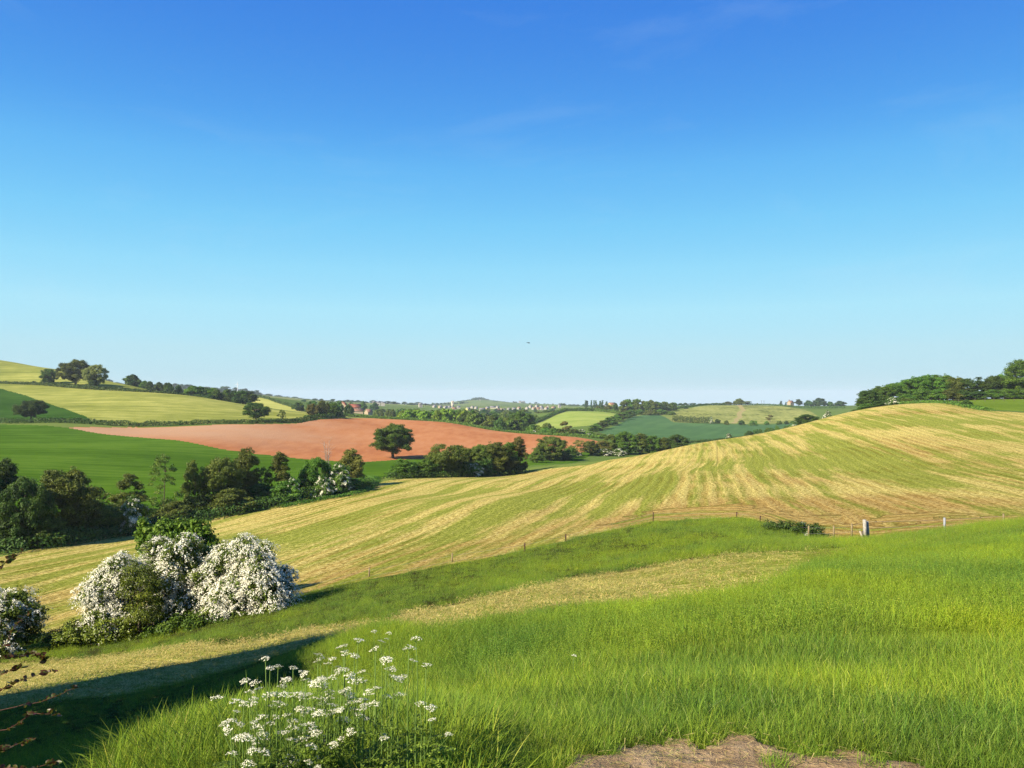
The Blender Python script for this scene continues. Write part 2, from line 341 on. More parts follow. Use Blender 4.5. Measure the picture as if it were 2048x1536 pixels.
def m_rows(name, cols, ang, per=3.5, k=.35, bump=.15):          # drilled crop with faint tramlines
    n=NT(name); p=n.pos()
    mp=n.new('ShaderNodeMapping'); mp.inputs['Rotation'].default_value=(0,0,ang); n.l.new(p,mp.inputs[0]); q=mp.outputs[0]
    a=n.noise(p,.015,3); s=n.noise(n.scale(q,(.9/per*2,.012,.1)),1.,3); c=n.noise(n.scale(q,(3.,.6,1)),1.,5,.7); pt=n.noise(p,.12,4,.65)
    f=n.math('ADD', n.math('ADD', n.math('MULTIPLY',a,.4), n.math('MULTIPLY',s,k)), n.math('ADD', n.math('MULTIPLY',c,.22),n.math('MULTIPLY',pt,.2)))
    m=(1+k+.02)/2+0.0
    col=n.ramp(f,[(.5*(.82+k)-.1,cols[0]),(.5*(.82+k),cols[1]),(.5*(.82+k)+.1,cols[2])])
    n.base(col,.95,.0); n.bump(n.math('ADD',c,s),bump); return n.m
def m_dirt():
    n=NT('dry_earth'); p=n.pos()
    a=n.noise(p,1.2,4); b=n.noise(p,9.,6,.7); c=n.noise(p,55.,4,.7)
    vo=n.new('ShaderNodeTexVoronoi', feature='DISTANCE_TO_EDGE'); vo.inputs['Scale'].default_value=4.5
    dv=n.new('ShaderNodeVectorMath',operation='ADD'); nz=n.new('ShaderNodeTexNoise'); nz.inputs['Scale'].default_value=5; n.l.new(p,nz.inputs['Vector']); n.l.new(p,dv.inputs[0])
    n.l.new(n.scale(nz.outputs['Color'],(.35,.35,.35)),dv.inputs[1]); n.l.new(dv.outputs[0],vo.inputs['Vector'])
    cr=n.ramp(vo.outputs['Distance'],[(.0,.0),(.035,1.)])
    f=n.math('ADD',n.math('MULTIPLY',a,.4),n.math('ADD',n.math('MULTIPLY',b,.4),n.math('MULTIPLY',c,.25)))
    col=n.ramp(f,[(.38,(.155,.098,.048)),(.52,(.29,.198,.105)),(.66,(.43,.32,.185))])
    col=n.mix(n.ramp(n.noise(p,2.6,5,.7),[(.56,0.),(.68,.7)]),col,(.17,.15,.05))
    n.base(col,.97,.05)
    n.bump(n.math('ADD',n.math('MULTIPLY',b,1.2),n.math('ADD',n.math('MULTIPLY',c,.25),n.math('MULTIPLY',cr,.06))),.06); return n.m
def m_far():
    n=NT('patchwork_pasture'); p=n.pos()
    vo=n.new('ShaderNodeTexVoronoi'); vo.inputs['Scale'].default_value=1.; 
    n.l.new(n.scale(p,(.0062,.0034,0)),vo.inputs['Vector'])
    sp=n.new('ShaderNodeSeparateColor'); n.l.new(vo.outputs['Color'],sp.inputs[0])
    col=n.ramp(sp.outputs[0],[(.0,(.055,.10,.020)),(.3,(.10,.16,.030)),(.5,(.085,.13,.028)),(.66,(.17,.21,.045)),(.85,(.12,.17,.035)),(1.,(.24,.23,.07))])
    nb=n.noise(p,.25,5,.7); col=n.mix(n.math('MULTIPLY',nb,.6),col,(.045,.07,.015))
    nc=n.noise(p,.02,4); col=n.mix(n.math('MULTIPLY',nc,.4),col,(.12,.17,.04))
    n.base(col,.95,.0); n.bump(nb,.3); return n.m
def m_bram():
    n=NT('rough_grazing'); p=n.pos()
    a=n.noise(p,.03,3); b=n.noise(n.scale(p,(.25,.09,.2)),1.,6,.75); 
    col=n.ramp(n.math('ADD',n.math('MULTIPLY',a,.35),n.math('MULTIPLY',b,.65)),[(.40,(.055,.075,.018)),(.47,(.17,.19,.045)),(.56,(.25,.26,.075))])
    col=n.mix(n.ramp(n.attr('tan'),[(.4,0.),(.6,1.)]),col,(.28,.235,.095))
    n.base(col,.95,.0); n.bump(b,.8); return n.m
GM={0:m_far(),
 1:m_field('meadow_soil',[(.018,.018,.007),(.032,.034,.010),(.050,.060,.016)],.15,1.2,12,.05),
 2:m_hay('mown_strip'),3:m_hay('cut_hay'),4:m_dirt(),
 5:m_rows('young_crop',[(.036,.085,.005),(.052,.110,.008),(.078,.145,.013)],R(62),3.,.5),
 6:m_red(),
 7:m_rows('barley_crop',[(.13,.152,.028),(.215,.228,.047),(.32,.315,.08)],R(80),6.,.4),
 8:m_rows('dark_crop',[(.020,.056,.007),(.028,.072,.009),(.042,.095,.012)],R(80),4.,.3),
 9:m_rows('blue_green_crop',[(.044,.100,.036),(.055,.118,.041),(.072,.142,.048)],R(20),9.,.3),
 10:m_rows('pale_ley',[(.15,.21,.04),(.20,.26,.05),(.27,.31,.07)],R(40),8.,.25),
 11:m_bram(),
 12:m_rows('hill_pasture',[(.085,.135,.012),(.115,.170,.018),(.16,.21,.03)],R(0),5.,.2),
 13:m_rows('barley_crop_far',[(.28,.29,.06),(.36,.36,.08),(.46,.44,.12)],R(80),6.,.3)}
NAMES={0:'ground',1:'grass_bank',2:'mown_strip',3:'hay_field',4:'dirt_track',5:'green_crop_field',6:'ploughed_field',7:'barley_field',8:'dark_crop_field',9:'blue_green_crop_field',10:'pale_grass_field',11:'rough_hillside',12:'hilltop_pasture',13:'distant_barley_field'}
# extra green and bare patches of the hay field (world places)
grn=np.zeros_like(Z); brn=np.zeros_like(Z)
def spot(arr,px,py,wm,lm,amt,ang=None):
    d=hit(px,py); c=P(px,d); dx=X-c[0]; dy=Y-c[1]
    r_=dx*vp[1]-dy*vp[0]; a_=dx*vp[0]+dy*vp[1]
    if ang is not None: r_,a_=dx*math.cos(ang)-dy*math.sin(ang),dx*math.sin(ang)+dy*math.cos(ang)
    arr+=amt*np.exp(-(r_/wm)**2-(a_/lm)**2)
for a in ((1590,925,9,16,.22),(1540,905,5,14,.15),(1742,912,3.5,22,.24),(1815,950,3.2,18,.22),(1690,880,5,14,.12),(1010,1015,1.6,26,.22),(1120,985,2.0,30,.2),(1230,985,5,18,.16),(1330,965,4,18,.14),(1780,838,14,14,.14),(1950,845,22,8,.2),(1985,870,7,12,.14),(1500,880,8,12,.12),(700,1035,3,40,.14),(560,1080,2,25,.13),(860,1010,2,30,.1),(1640,880,2,14,.18),(1430,935,2,14,.16),(330,1100,12,8,.16),(120,1150,10,10,.06)): spot(grn,*a)
for a in ((790,1150,7,7,.2),(930,1095,6,5,.16),(640,1160,6,8,.14),(1240,1048,9,5,.16),(1450,1010,9,12,.12),(1640,1030,10,5,.18),(1720,1000,10,6,.14),(1900,1005,12,6,.2),(1980,1040,10,4,.15),(1840,900,6,12,.12),(1960,930,8,12,.12),(1850,825,14,6,.12),(1560,965,6,12,.12),(60,1190,12,6,.14)): spot(brn,*(a[:4]+(a[4]*.95,)))
grn-=.03*hm*np.ones_like(Z); brn+=.10*hm*(REG==3)+.06*np.clip(1-eds/26,0,1)*(REG==3); grn+=.015*(PXG<950)*(REG==3)
grn+=(REG==2)*(.07+np.clip((PXG-1350)/300,0,1)*.25)
tanf=np.zeros_like(Z)
_t=poly([(130,857),(300,877),(470,880),(600,866),(700,858),(690,846),(640,846),(560,850),(400,857)])
tanf=np.where(REG==6, np.clip((700-PXG)/260+fbm(X/30,Y/20,3)*.5-.0*LD,0,1)*np.clip((LD-math.log(255))*7+.2,0,1), 0)
# worn trail down the rough hillside
_q=np.array([(1462,716),(1472,760),(1478,830),(1486,920),(1478,1000)],float)
_tp=np.interp(DG,_q[:,1],_q[:,0]); tanf=np.where(REG==11, np.clip(1.25-np.abs(PXG-_tp+6*fbm(Y/25,X*0+3,3))/6.5,0,1), tanf)
rwa=np.where(hm>.5, head, rw); ala=np.where(hm>.5, rowc, alng)
bl_=hm.clip(0,1)
rwa=np.where((REG==2), -np.abs(strip-LD)*DG, rwa); ala=np.where(REG==2, X*.9+Y*.4, ala)
idx=np.arange(nT*nR).reshape(nT,nR)
fq=np.stack([idx[:-1,:-1],idx[:-1,1:],idx[1:,1:],idx[1:,:-1]],-1).reshape(-1,4)[:, ::-1]
fr=REG[:-1,:-1].ravel()
VERT=np.stack([X,Y,Z],-1).reshape(-1,3)
for k in sorted(NAMES):
    q=fq[fr==k]
    if not len(q): continue
    used,inv=np.unique(q,return_inverse=True)
    va={}
    if k in (2,3): va=dict(row=rwa.ravel()[used],along=ala.ravel()[used],grn=grn.ravel()[used],brn=brn.ravel()[used])
    if k in (6,11): va=dict(tan=tanf.ravel()[used])
    me=mesh(NAMES[k],VERT[used],inv.reshape(-1,4),mats=[GM[k]],smooth=True,vattr=va)
    o=link(NAMES[k],me); o['kind']='structure'
    o['label']={0:'patchwork of distant pasture and valley land',1:'long grass slope in front of the cut hay field',2:'pale mown strip along the grass bank',3:'large cut hay field with golden swaths',4:'bare dry brown earth beside the grass',5:'smooth green field behind the stream trees',6:'bare red ploughed field with the lone oak',7:'pale yellow green barley slope on the hill',8:'dark green triangle of crop round a lone tree',9:'blue green crop field below the rough hillside',10:'pale green domed grass field',11:'rough tussocky hillside with worn brown trail',12:'green pasture on the hilltop by the wood',13:'small yellow barley field beside the dark copse'}[k]
# ------------------------------------------------------------------ camera, sky, sun
cam=bpy.data.cameras.new('camera'); cam.sensor_width=36; cam.lens=36*F/2048; cam.shift_y=(HZ-768)/2048
cam.clip_start=.1; cam.clip_end=40000
co=link('camera',cam); co.rotation_euler=(R(90),0,0); bpy.context.scene.camera=co
w=bpy.data.worlds.new('World'); bpy.context.scene.world=w; w.use_nodes=True
wn=w.node_tree.nodes; wl=w.node_tree.links; bg=wn['Background']
sky=wn.new('ShaderNodeTexSky'); sky.sky_type='NISHITA'; sky.sun_disc=False
sky.sun_elevation=SUN_EL; sky.sun_rotation=math.atan2(SUN_DIR[0],SUN_DIR[1])
sky.air_density=SKY_AIR; sky.dust_density=SKY_DUST; sky.ozone_density=SKY_OZ; sky.altitude=100
# the camera's colour response: the sky's own redness (red over blue) read through a tone table
sp=wn.new('ShaderNodeSeparateColor'); wl.new(sky.outputs[0],sp.inputs[0])
dv=wn.new('ShaderNodeMath'); dv.operation='DIVIDE'; wl.new(sp.outputs[0],dv.inputs[0]); wl.new(sp.outputs[2],dv.inputs[1])
d2=wn.new('ShaderNodeMath'); d2.operation='DIVIDE'; wl.new(dv.outputs[0],d2.inputs[0]); d2.inputs[1].default_value=1.1
rp=wn.new('ShaderNodeValToRGB'); wl.new(d2.outputs[0],rp.inputs[0]); cr_=rp.color_ramp
while len(cr_.elements)<len(SKY_LUT): cr_.elements.new(.5)
for e_,(p_,c_) in zip(cr_.elements,SKY_LUT): e_.position=p_/1.1; e_.color=c_+(1,)
cb=wn.new('ShaderNodeVectorMath'); cb.operation='SCALE'; wl.new(rp.outputs[0],cb.inputs[0]); cb.inputs[3].default_value=1/(SKY_STR*2**EXPO)
# very thin cirrus high in the sky
tcw=wn.new('ShaderNodeTexCoord'); mpw=wn.new('ShaderNodeMapping'); mpw.inputs['Rotation'].default_value=(0,.5,.6); mpw.inputs['Scale'].default_value=(1.6,5.,9.); wl.new(tcw.outputs['Generated'],mpw.inputs[0])
nzw=wn.new('ShaderNodeTexNoise'); nzw.inputs['Scale'].default_value=1.3; nzw.inputs['Detail'].default_value=7; nzw.inputs['Roughness'].default_value=.62; nzw.inputs['Distortion'].default_value=.6; wl.new(mpw.outputs[0],nzw.inputs['Vector'])
crw=wn.new('ShaderNodeMapRange'); crw.inputs[1].default_value=.54; crw.inputs[2].default_value=.80; crw.inputs[3].default_value=0; crw.inputs[4].default_value=.12; wl.new(nzw.outputs['Fac'],crw.inputs[0])
mxw=wn.new('ShaderNodeMix'); mxw.data_type='RGBA'; wl.new(crw.outputs[0],mxw.inputs[0]); wl.new(cb.outputs[0],mxw.inputs[6]); mxw.inputs[7].default_value=tuple(c/(SKY_STR*2**EXPO) for c in (.62,.80,.95))+(1,)
wl.new(mxw.outputs[2],bg.inputs[0]); bg.inputs[1].default_value=SKY_STR
sl=bpy.data.lights.new('sun','SUN'); sl.energy=SUN_STR; sl.angle=R(.53); sl.color=(1.,.89,.70)
so=link('sun',sl); tosun=Vector((SUN_DIR[0]*math.cos(SUN_EL),SUN_DIR[1]*math.cos(SUN_EL),math.sin(SUN_EL)))
so.rotation_euler=tosun.to_track_quat('Z','Y').to_euler(); so.location=(-40,-20,60)
sc=bpy.context.scene
sc.view_settings.view_transform='Standard'; sc.view_settings.look='None'; sc.view_settings.exposure=EXPO; sc.view_settings.gamma=1
try:
    sc.cycles.use_denoising=DENOISE; sc.cycles.denoiser='OPENIMAGEDENOISE'; sc.cycles.denoising_input_passes='RGB_ALBEDO_NORMAL'; sc.cycles.denoising_prefilter='NONE'
except Exception: pass
sc.cycles.max_bounces=6; sc.cycles.diffuse_bounces=3; sc.cycles.transmission_bounces=4; sc.cycles.volume_bounces=0
# ------------------------------------------------------------------ leaves and trees
def unit(rg,n):
    v=rg.normal(size=(n,3)); return v/np.linalg.norm(v,axis=1)[:,None]
def diamonds(rg, p, nrm, s, asp=.6):
    n=len(p); nrm=nrm/(np.linalg.norm(nrm,axis=1)[:,None]+1e-9)
    t=np.cross(nrm,unit(rg,n)); t/=np.linalg.norm(t,axis=1)[:,None]+1e-9; b=np.cross(nrm,t)
    s=np.broadcast_to(s,(n,))[:,None]
    v=np.stack([p+t*s,p+b*s*asp,p-t*s,p-b*s*asp],1).reshape(-1,3)
    return v, np.arange(4*n).reshape(n,4)
def clumps(rg, cs, rs, dens, s, flat=.8, up=.25, cvar=.35, sub=9):
    """Leaves in twig-sized tufts over the surface of every clump; c is the leaf's own tone."""
    P_=[];N_=[];C_=[]
    for c,r in zip(cs,rs):
        k=max(3,int(sub*rg.uniform(.7,1.3))); d=unit(rg,k); ax=rg.uniform(.75,1.3,3)*np.array([1,1,flat])
        sc=c+d*ax*r*rg.uniform(.45,1.05,k)[:,None]; sr=r*rg.uniform(.28,.62,k); tone=rg.normal(0,cvar*.3)
        sc=np.vstack([sc,c[None]]); sr=np.r_[sr,r*.7]
        for q,(cc,rr) in enumerate(zip(sc,sr)):
            n=max(4,int(dens*rr*rr*.11)); e=unit(rg,n); e=e[(e[:,2]>-.3)|(rg.random(n)<.5)]; n=len(e)
            rad=rr*(rg.random(n)**.33)*(1+.35*(rg.random(n)<.16)*rg.random(n)*1.8)
            P_.append(cc+e*np.array([1.15,1.15,.8])*rad[:,None]); N_.append(e*.7+(cc-c)/(r+1e-6)*.5+unit(rg,n)*.9+np.array([0,0,up]))
            C_.append(np.clip(rg.normal(.5,.2,n)+tone+rg.normal(0,.07),0,1))
    P_=np.vstack(P_);N_=np.vstack(N_);C_=np.concatenate(C_)
    v,q=diamonds(rg,P_,N_,s*rg.uniform(.6,1.4,len(P_)))
    return v,q,C_
BARK=plain('bark',(.085,.068,.050),.9,.4,3.); BARKP=plain('pale_bark',(.26,.22,.16),.9,.3,3.)
G_={ 'green':leafy('leaf_green',[(0,(0.033,0.081,0.008)),(.5,(0.075,0.154,0.014)),(1,(0.160,0.260,0.028))],.28,.03),
 'olive':leafy('leaf_olive',[(0,(0.040,0.064,0.008)),(.5,(0.095,0.136,0.017)),(1,(0.193,0.226,0.035))],.28,.04),
 'brown':leafy('leaf_brownish',[(0,(0.064,0.068,0.012)),(.5,(0.143,0.138,0.026)),(1,(0.242,0.220,0.051))],.28,.03),
 'dark':leafy('leaf_dark',[(0,(0.021,0.047,0.007)),(.5,(0.046,0.094,0.012)),(1,(0.099,0.163,0.020))],.24,.03),
 'bright':leafy('leaf_bright',[(0,(0.075,0.144,0.011)),(.5,(0.160,0.260,0.020)),(1,(0.282,0.385,0.042))],.28,.03),
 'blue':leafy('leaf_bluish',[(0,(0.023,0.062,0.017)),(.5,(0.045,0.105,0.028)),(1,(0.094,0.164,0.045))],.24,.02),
 'pale':leafy('leaf_pale',[(0,(0.094,0.125,0.028)),(.5,(0.188,0.221,0.053)),(1,(0.319,0.337,0.090))],.25,.03)}
BLOSSOM=leafy('hawthorn_blossom',[(0,(.52,.50,.34)),(.5,(.76,.73,.57)),(1,(.86,.84,.73))],.18,.0,.7,.1,oscale=.0)
def limb(mb, a, b, r0, r1, sag=.15, seg=5, rg=None):
    a=np.array(a);b=np.array(b); t=np.linspace(0,1,5)[:,None]
    m=a+(b-a)*t; m[:,2]+= (np.sin(np.pi*t[:,0])*sag*np.linalg.norm(b-a))
    if rg is not None: m[1:-1]+=rg.normal(size=(3,3))*.03*np.linalg.norm(b-a)
    mb.tube(m, np.linspace(r0,r1,5), seg)
PROF={'round':lambda h:math.sqrt(max(0.02,1-((h-.48)/.54)**2)),'oval':lambda h:math.sqrt(max(.02,1-((h-.42)/.6)**2))*(1-.15*h),
      'cone':lambda h:max(.12,(1-h)**.75*(1-.25*(h<.08))),'conetree':lambda h:math.sqrt(max(.03,1-((h-.3)/.72)**2))*(1-.35*h),'dome':lambda h:math.sqrt(max(.02,1-(h/1.04)**2)),'flare':lambda h:math.sqrt(max(.02,1-((h-.6)/.62)**2))}
PROTO={}
def proto(kind, seed, Ht, Wd, z0, prof, ncl, rcl, dens, s, stems=1, tr=.25, flat=.8, blossom=0, bark=None, keep=1.):
    rg=np.random.default_rng(seed); cs=[];rs=[]
    pf=PROF[prof]
    k=0
    while len(cs)<ncl and k<9000:
        k+=1; h=(rg.random()**.9); a=rg.random()*2*np.pi; r=Wd*rg.uniform(*rcl)
        rad=max(0,pf(h)*Wd/2-r*.75)*math.sqrt(rg.uniform(.12,1)); z=Ht*z0+r*.55+h*(Ht*(1-z0)-r*1.35)
        c=np.array([math.cos(a)*rad,math.sin(a)*rad,z])
        if any(np.linalg.norm(c-o)<.42*(r+q) for o,q in zip(cs,rs)) and rg.random()<.9: continue
        cs.append(c);rs.append(r)
    mb=MB(); zt=Ht*max(z0*1.15,.18)
    if stems==1:
        lean=rg.normal(0,.03*Ht,2); top=np.array([lean[0],lean[1],Ht*.72]); 
        tp=np.array([[0,0,-.3],[lean[0]*.1,lean[1]*.1,zt*.5],[lean[0]*.3,lean[1]*.3,zt],top*np.array([.7,.7,.8]),top]); mb.tube(tp,[tr*1.25,tr,tr*.85,tr*.45,tr*.1],8)
        sp=[tp]
    else:
        sp=[]
        for j in range(stems):
            a=j*2*np.pi/stems+rg.random(); e=np.array([math.cos(a)*Wd*.2,math.sin(a)*Wd*.2,Ht*.7]); 
            tp=np.array([[math.cos(a)*tr*1.3,math.sin(a)*tr*1.3,-.3],e*[.3,.3,.25],e*[.65,.65,.6],e]); mb.tube(tp,[tr,tr*.8,tr*.5,tr*.12],6); sp.append(tp)
    order=np.argsort([-r for r in rs])[:min(len(rs),26)]
    for i in order:
        c=cs[i]; best=min((np.linalg.norm((tp[j]-c)*[1,1,.7])+(8 if tp[j][2]>c[2] else 0),j,n) for n,tp in enumerate(sp) for j in range(1,len(tp)))
        a=sp[best[2]][best[1]]; limb(mb,a,c,tr*.32,tr*.06,.08,5,rg)
    tm=mb.build(kind+'_trunk',[bark or BARK],True)
    v,q,c=clumps(rg,cs,rs,dens,s,flat)
    if keep<1:
        m=rg.random(len(q))<keep; q=q[m]; c=c[m]
    cm=mesh(kind+'_crown',v,q,mats=[G_['green']],fattr=dict(c=c))
    bm=None
    if blossom:
        pts=[];nr=[]
        for cc,r in zip(cs,rs):
            if rg.random()<.25: continue
            k=int(rg.integers(5,11)); d=unit(rg,k); d[:,2]=np.abs(d[:,2])*.8-.1
            for e in d:                       # flowering sprays that bend outwards and down
                n=int(blossom*r*r*.02)+4; t=rg.random(n)[:,None]; out=e*[1,1,0]; L=r*rg.uniform(.5,1.)
                p=cc+e*[1,1,flat]*r*.95+out*L*(t-.4)-np.array([0,0,1.])*L*.55*t*t+rg.normal(0,.07*r+.04,(n,3)); pts.append(p); nr.append(e+unit(rg,n)*.7+[0,0,.4])
        v,q=diamonds(rg,np.vstack(pts),np.vstack(nr),s*.75*rg.uniform(.6,1.3,sum(map(len,pts))),.8)
        bm=mesh(kind+'_blossom',v,q,mats=[BLOSSOM],fattr=dict(c=rg.random(len(q))))
    PROTO.setdefault(kind,[]).append((tm,cm,bm,Ht,Wd))
for sd in (1,2): proto('oak',sd,11.4,13,.16,'round',70,(.07,.125),3300,.13,tr=.38)
for sd in (3,4,5): proto('alder',sd,12,7.5,.03,'oval',60,(.07,.14),3300,.12,tr=.17,stems=2)
for sd in (6,7): proto('sparse',sd,13,6.4,.16,'oval',44,(.06,.12),1500,.12,tr=.13)
for sd in (8,9): proto('cone',sd,12,7.2,.03,'oval',70,(.09,.16),3300,.12,tr=.16)
for sd in (10,11,12): proto('broad',sd,10,11,.04,'round',70,(.07,.135),3000,.13,tr=.24,stems=3)
for sd in (13,14,15): proto('shrub',sd,4,5,.0,'dome',46,(.08,.15),8000,.085,tr=.07,stems=4)
for sd in (16,17): proto('haw',sd,5,5.4,.02,'dome',44,(.08,.15),5200,.09,tr=.08,stems=3,blossom=5200)
proto('conifer',18,12,5.4,.05,'cone',64,(.06,.10),3600,.13,tr=.16,flat=.5)
proto('multistem',19,8,9,.22,'flare',46,(.07,.13),3300,.12,tr=.13,stems=4,bark=BARKP)
proto('thin',20,7,6,.2,'round',34,(.06,.11),1500,.13,tr=.1,stems=2)
def dead(seed,Ht,Wd):
    rg=np.random.default_rng(seed); mb=MB()
    for j in range(5):
        a=rg.random()*6.28; e=np.array([math.cos(a)*Wd*.3*rg.random(),math.sin(a)*Wd*.3*rg.random(),Ht*rg.uniform(.75,1)])
        tp=np.array([[.1*j-.2,0,-.3],e*[.3,.3,.4],e*[.7,.7,.75],e]); mb.tube(tp,[.09,.07,.045,.02],5)
        for k in range(9):
            t=rg.uniform(.35,.95); s0=np.array([np.interp(t,[0,.33,.66,1],tp[:,m]) for m in range(3)]); dd=unit(rg,1)[0]*[1,1,.4]+[0,0,.7]
            limb(mb,s0,s0+dd*rg.uniform(.6,1.5),.03,.01,.05,4,rg)
    return mb.build('bare_branches',[plain('dead_wood',(.30,.24,.19),.9,.3,4.)])
# one-mesh trees for the far land (bark slot 0, leaves slot 1)
FAR={}
def far_proto(kind, seed, Ht, Wd, z0, prof, ncl, rcl, dens, s, tr=.3, blossom=0):
    rg=np.random.default_rng(seed); cs=[];rs=[]; pf=PROF[prof]
    for k in range(ncl*60):
        if len(cs)>=ncl: break
        h=rg.random()**.9; a=rg.random()*6.28; r=Wd*rg.uniform(*rcl); rad=max(0,pf(h)*Wd/2-r*.75)*math.sqrt(rg.uniform(.1,1))
        c=np.array([math.cos(a)*rad,math.sin(a)*rad,Ht*z0+r*.5+h*(Ht*(1-z0)-r*1.3)])
        if any(np.linalg.norm(c-o)<.45*(r+q) for o,q in zip(cs,rs)) and rg.random()<.85: continue
        cs.append(c);rs.append(r)
    v,q,c=clumps(rg,cs,rs,dens,s)
    mb=MB(); mb.tube([[0,0,-.5],[0,0,Ht*.3],[.1,0,Ht*.75]],[tr,tr*.8,tr*.2],6)
    for i in range(0,len(cs),3): limb(mb,(0,0,Ht*.35),cs[i],tr*.4,tr*.1,.05,4)
    tv=np.vstack(mb.v); tq=np.vstack(mb.q); 
    V=np.vstack([tv,v]); Q=np.vstack([tq,q+len(tv)]); mi=np.r_[np.zeros(len(tq)),np.ones(len(q))]; cc=np.r_[np.zeros(len(tq)),c]
    FAR.setdefault(kind,[]).append((mesh('far_'+kind,V,Q,mats=[BARK,G_['green']],midx=mi,fattr=dict(c=cc)),Ht,Wd))
for sd in (31,32,33,34): far_proto('round',sd,10,10.5,.02,'dome',30,(.10,.19),1700,.36)
for sd in (35,36): far_proto('tall',sd,12,7.5,.06,'oval',24,(.11,.2),1700,.36)
for sd in (37,38,39): far_proto('bush',sd,4,6,.0,'dome',18,(.11,.2),2600,.26)
for sd in (40,): far_proto('cone',sd,12,6,.03,'cone',26,(.08,.14),2400,.32)
for sd in (41,): far_proto('open',sd,10,9,.28,'round',18,(.09,.15),1500,.36)
def slotmat(o, i, m):
    o.material_slots[i].link='OBJECT'; o.material_slots[i].material=m
_rt=random.Random(11)
NM={'oak':'oak_tree','alder':'stream_tree','sparse':'slender_tree','cone':'tapering_tree','broad':'spreading_tree','shrub':'bush','haw':'hawthorn','conifer':'conifer','multistem':'multi_stemmed_tree','thin':'thin_leafed_tree'}
def T(kind, px, top, wpx, d, label, mat='green', group=None, cat=None, v=None, rot=None, dz=0.):
    """A near or middle tree: thing > trunk, crown (> blossom)."""
    L=PROTO[kind]; tm,cm,bm,Ht,Wd=L[(_rt.randrange(len(L)) if v is None else v)%len(L)]
    b=P(px,d); h=max(.8,(rowof(px,d)-top)/F*d); w_=wpx/F*d/Wd*1.12
    root=link(NM[kind],None,loc=(b[0],b[1],b[2]-.05+dz)); root.empty_display_size=.3
    root.scale=(w_,w_,h/Ht); root.rotation_euler=(0,0,_rt.random()*6.28 if rot is None else rot)
    tag(root,label,cat or ('shrub' if kind in('shrub','haw') else 'tree'),group)
    link('trunk',tm,root); cr=link('crown',cm,root); slotmat(cr,0,G_[mat])
    if bm: link('blossom',bm,root)
    return root
def FT(kind, px, top, wpx, d, label, mat='green', group=None, v=None):
    """A far tree, one mesh."""
    L=FAR[kind]; me,Ht,Wd=L[(_rt.randrange(len(L)) if v is None else v)%len(L)]
    b=P(px,d); h=max(1.5,(rowof(px,d)-top)/F*d); w_=wpx/F*d/Wd*1.04
    o=link({'round':'round_tree','tall':'tall_tree','bush':'bush','cone':'conifer','open':'open_crowned_tree'}[kind],me,loc=tuple(b)); o.scale=(w_,w_,h/Ht); o.rotation_euler=(0,0,_rt.random()*6.28)
    slotmat(o,1,G_[mat]); tag(o,label,'shrub' if kind=='bush' else 'tree',group); return o
_o='first second third fourth fifth sixth seventh eighth ninth tenth eleventh twelfth thirteenth fourteenth fifteenth sixteenth seventeenth eighteenth nineteenth twentieth'.split()
ORD=_o+['twenty-'+x for x in _o[:9]]+['thirtieth']+['thirty-'+x for x in _o[:9]]+['fortieth']+['forty-'+x for x in _o[:9]]
ADJ={'green':'green','olive':'olive','brown':'brownish','dark':'dark','bright':'bright','blue':'bluish','pale':'pale'}
SH={'round':'rounded','tall':'tall','bush':'low','cone':'pointed','open':'airy'}
def row(phrase, n, x, tops, d, wpx, kinds, mats, group, jt=3., js=.3, noun=None, vals=None):
    """n trees from column x[0] to x[-1]; tops and d follow the columns in x."""
    r=_rt; xs=[x[0]+(x[-1]-x[0])*(i+.5)/n+r.uniform(-.4,.4)*(x[-1]-x[0])/n for i in range(n)]; xs.sort()
    for i,px in enumerate(xs):
        k=r.choice(kinds); m=r.choice(mats); dd=float(np.exp(np.interp(px,x,np.log(d))))*r.uniform(.985,1.015)
        tp=float(np.interp(px,x,tops))+r.uniform(-.4,1)*jt
        lab=f"{ADJ[m]} {SH[k]} {noun or ('bush' if k=='bush' else 'tree')}, {ORD[i]} from left {phrase}"
        FT(k,px,tp,wpx*r.uniform(1-js,1+js),dd,lab,m,group)
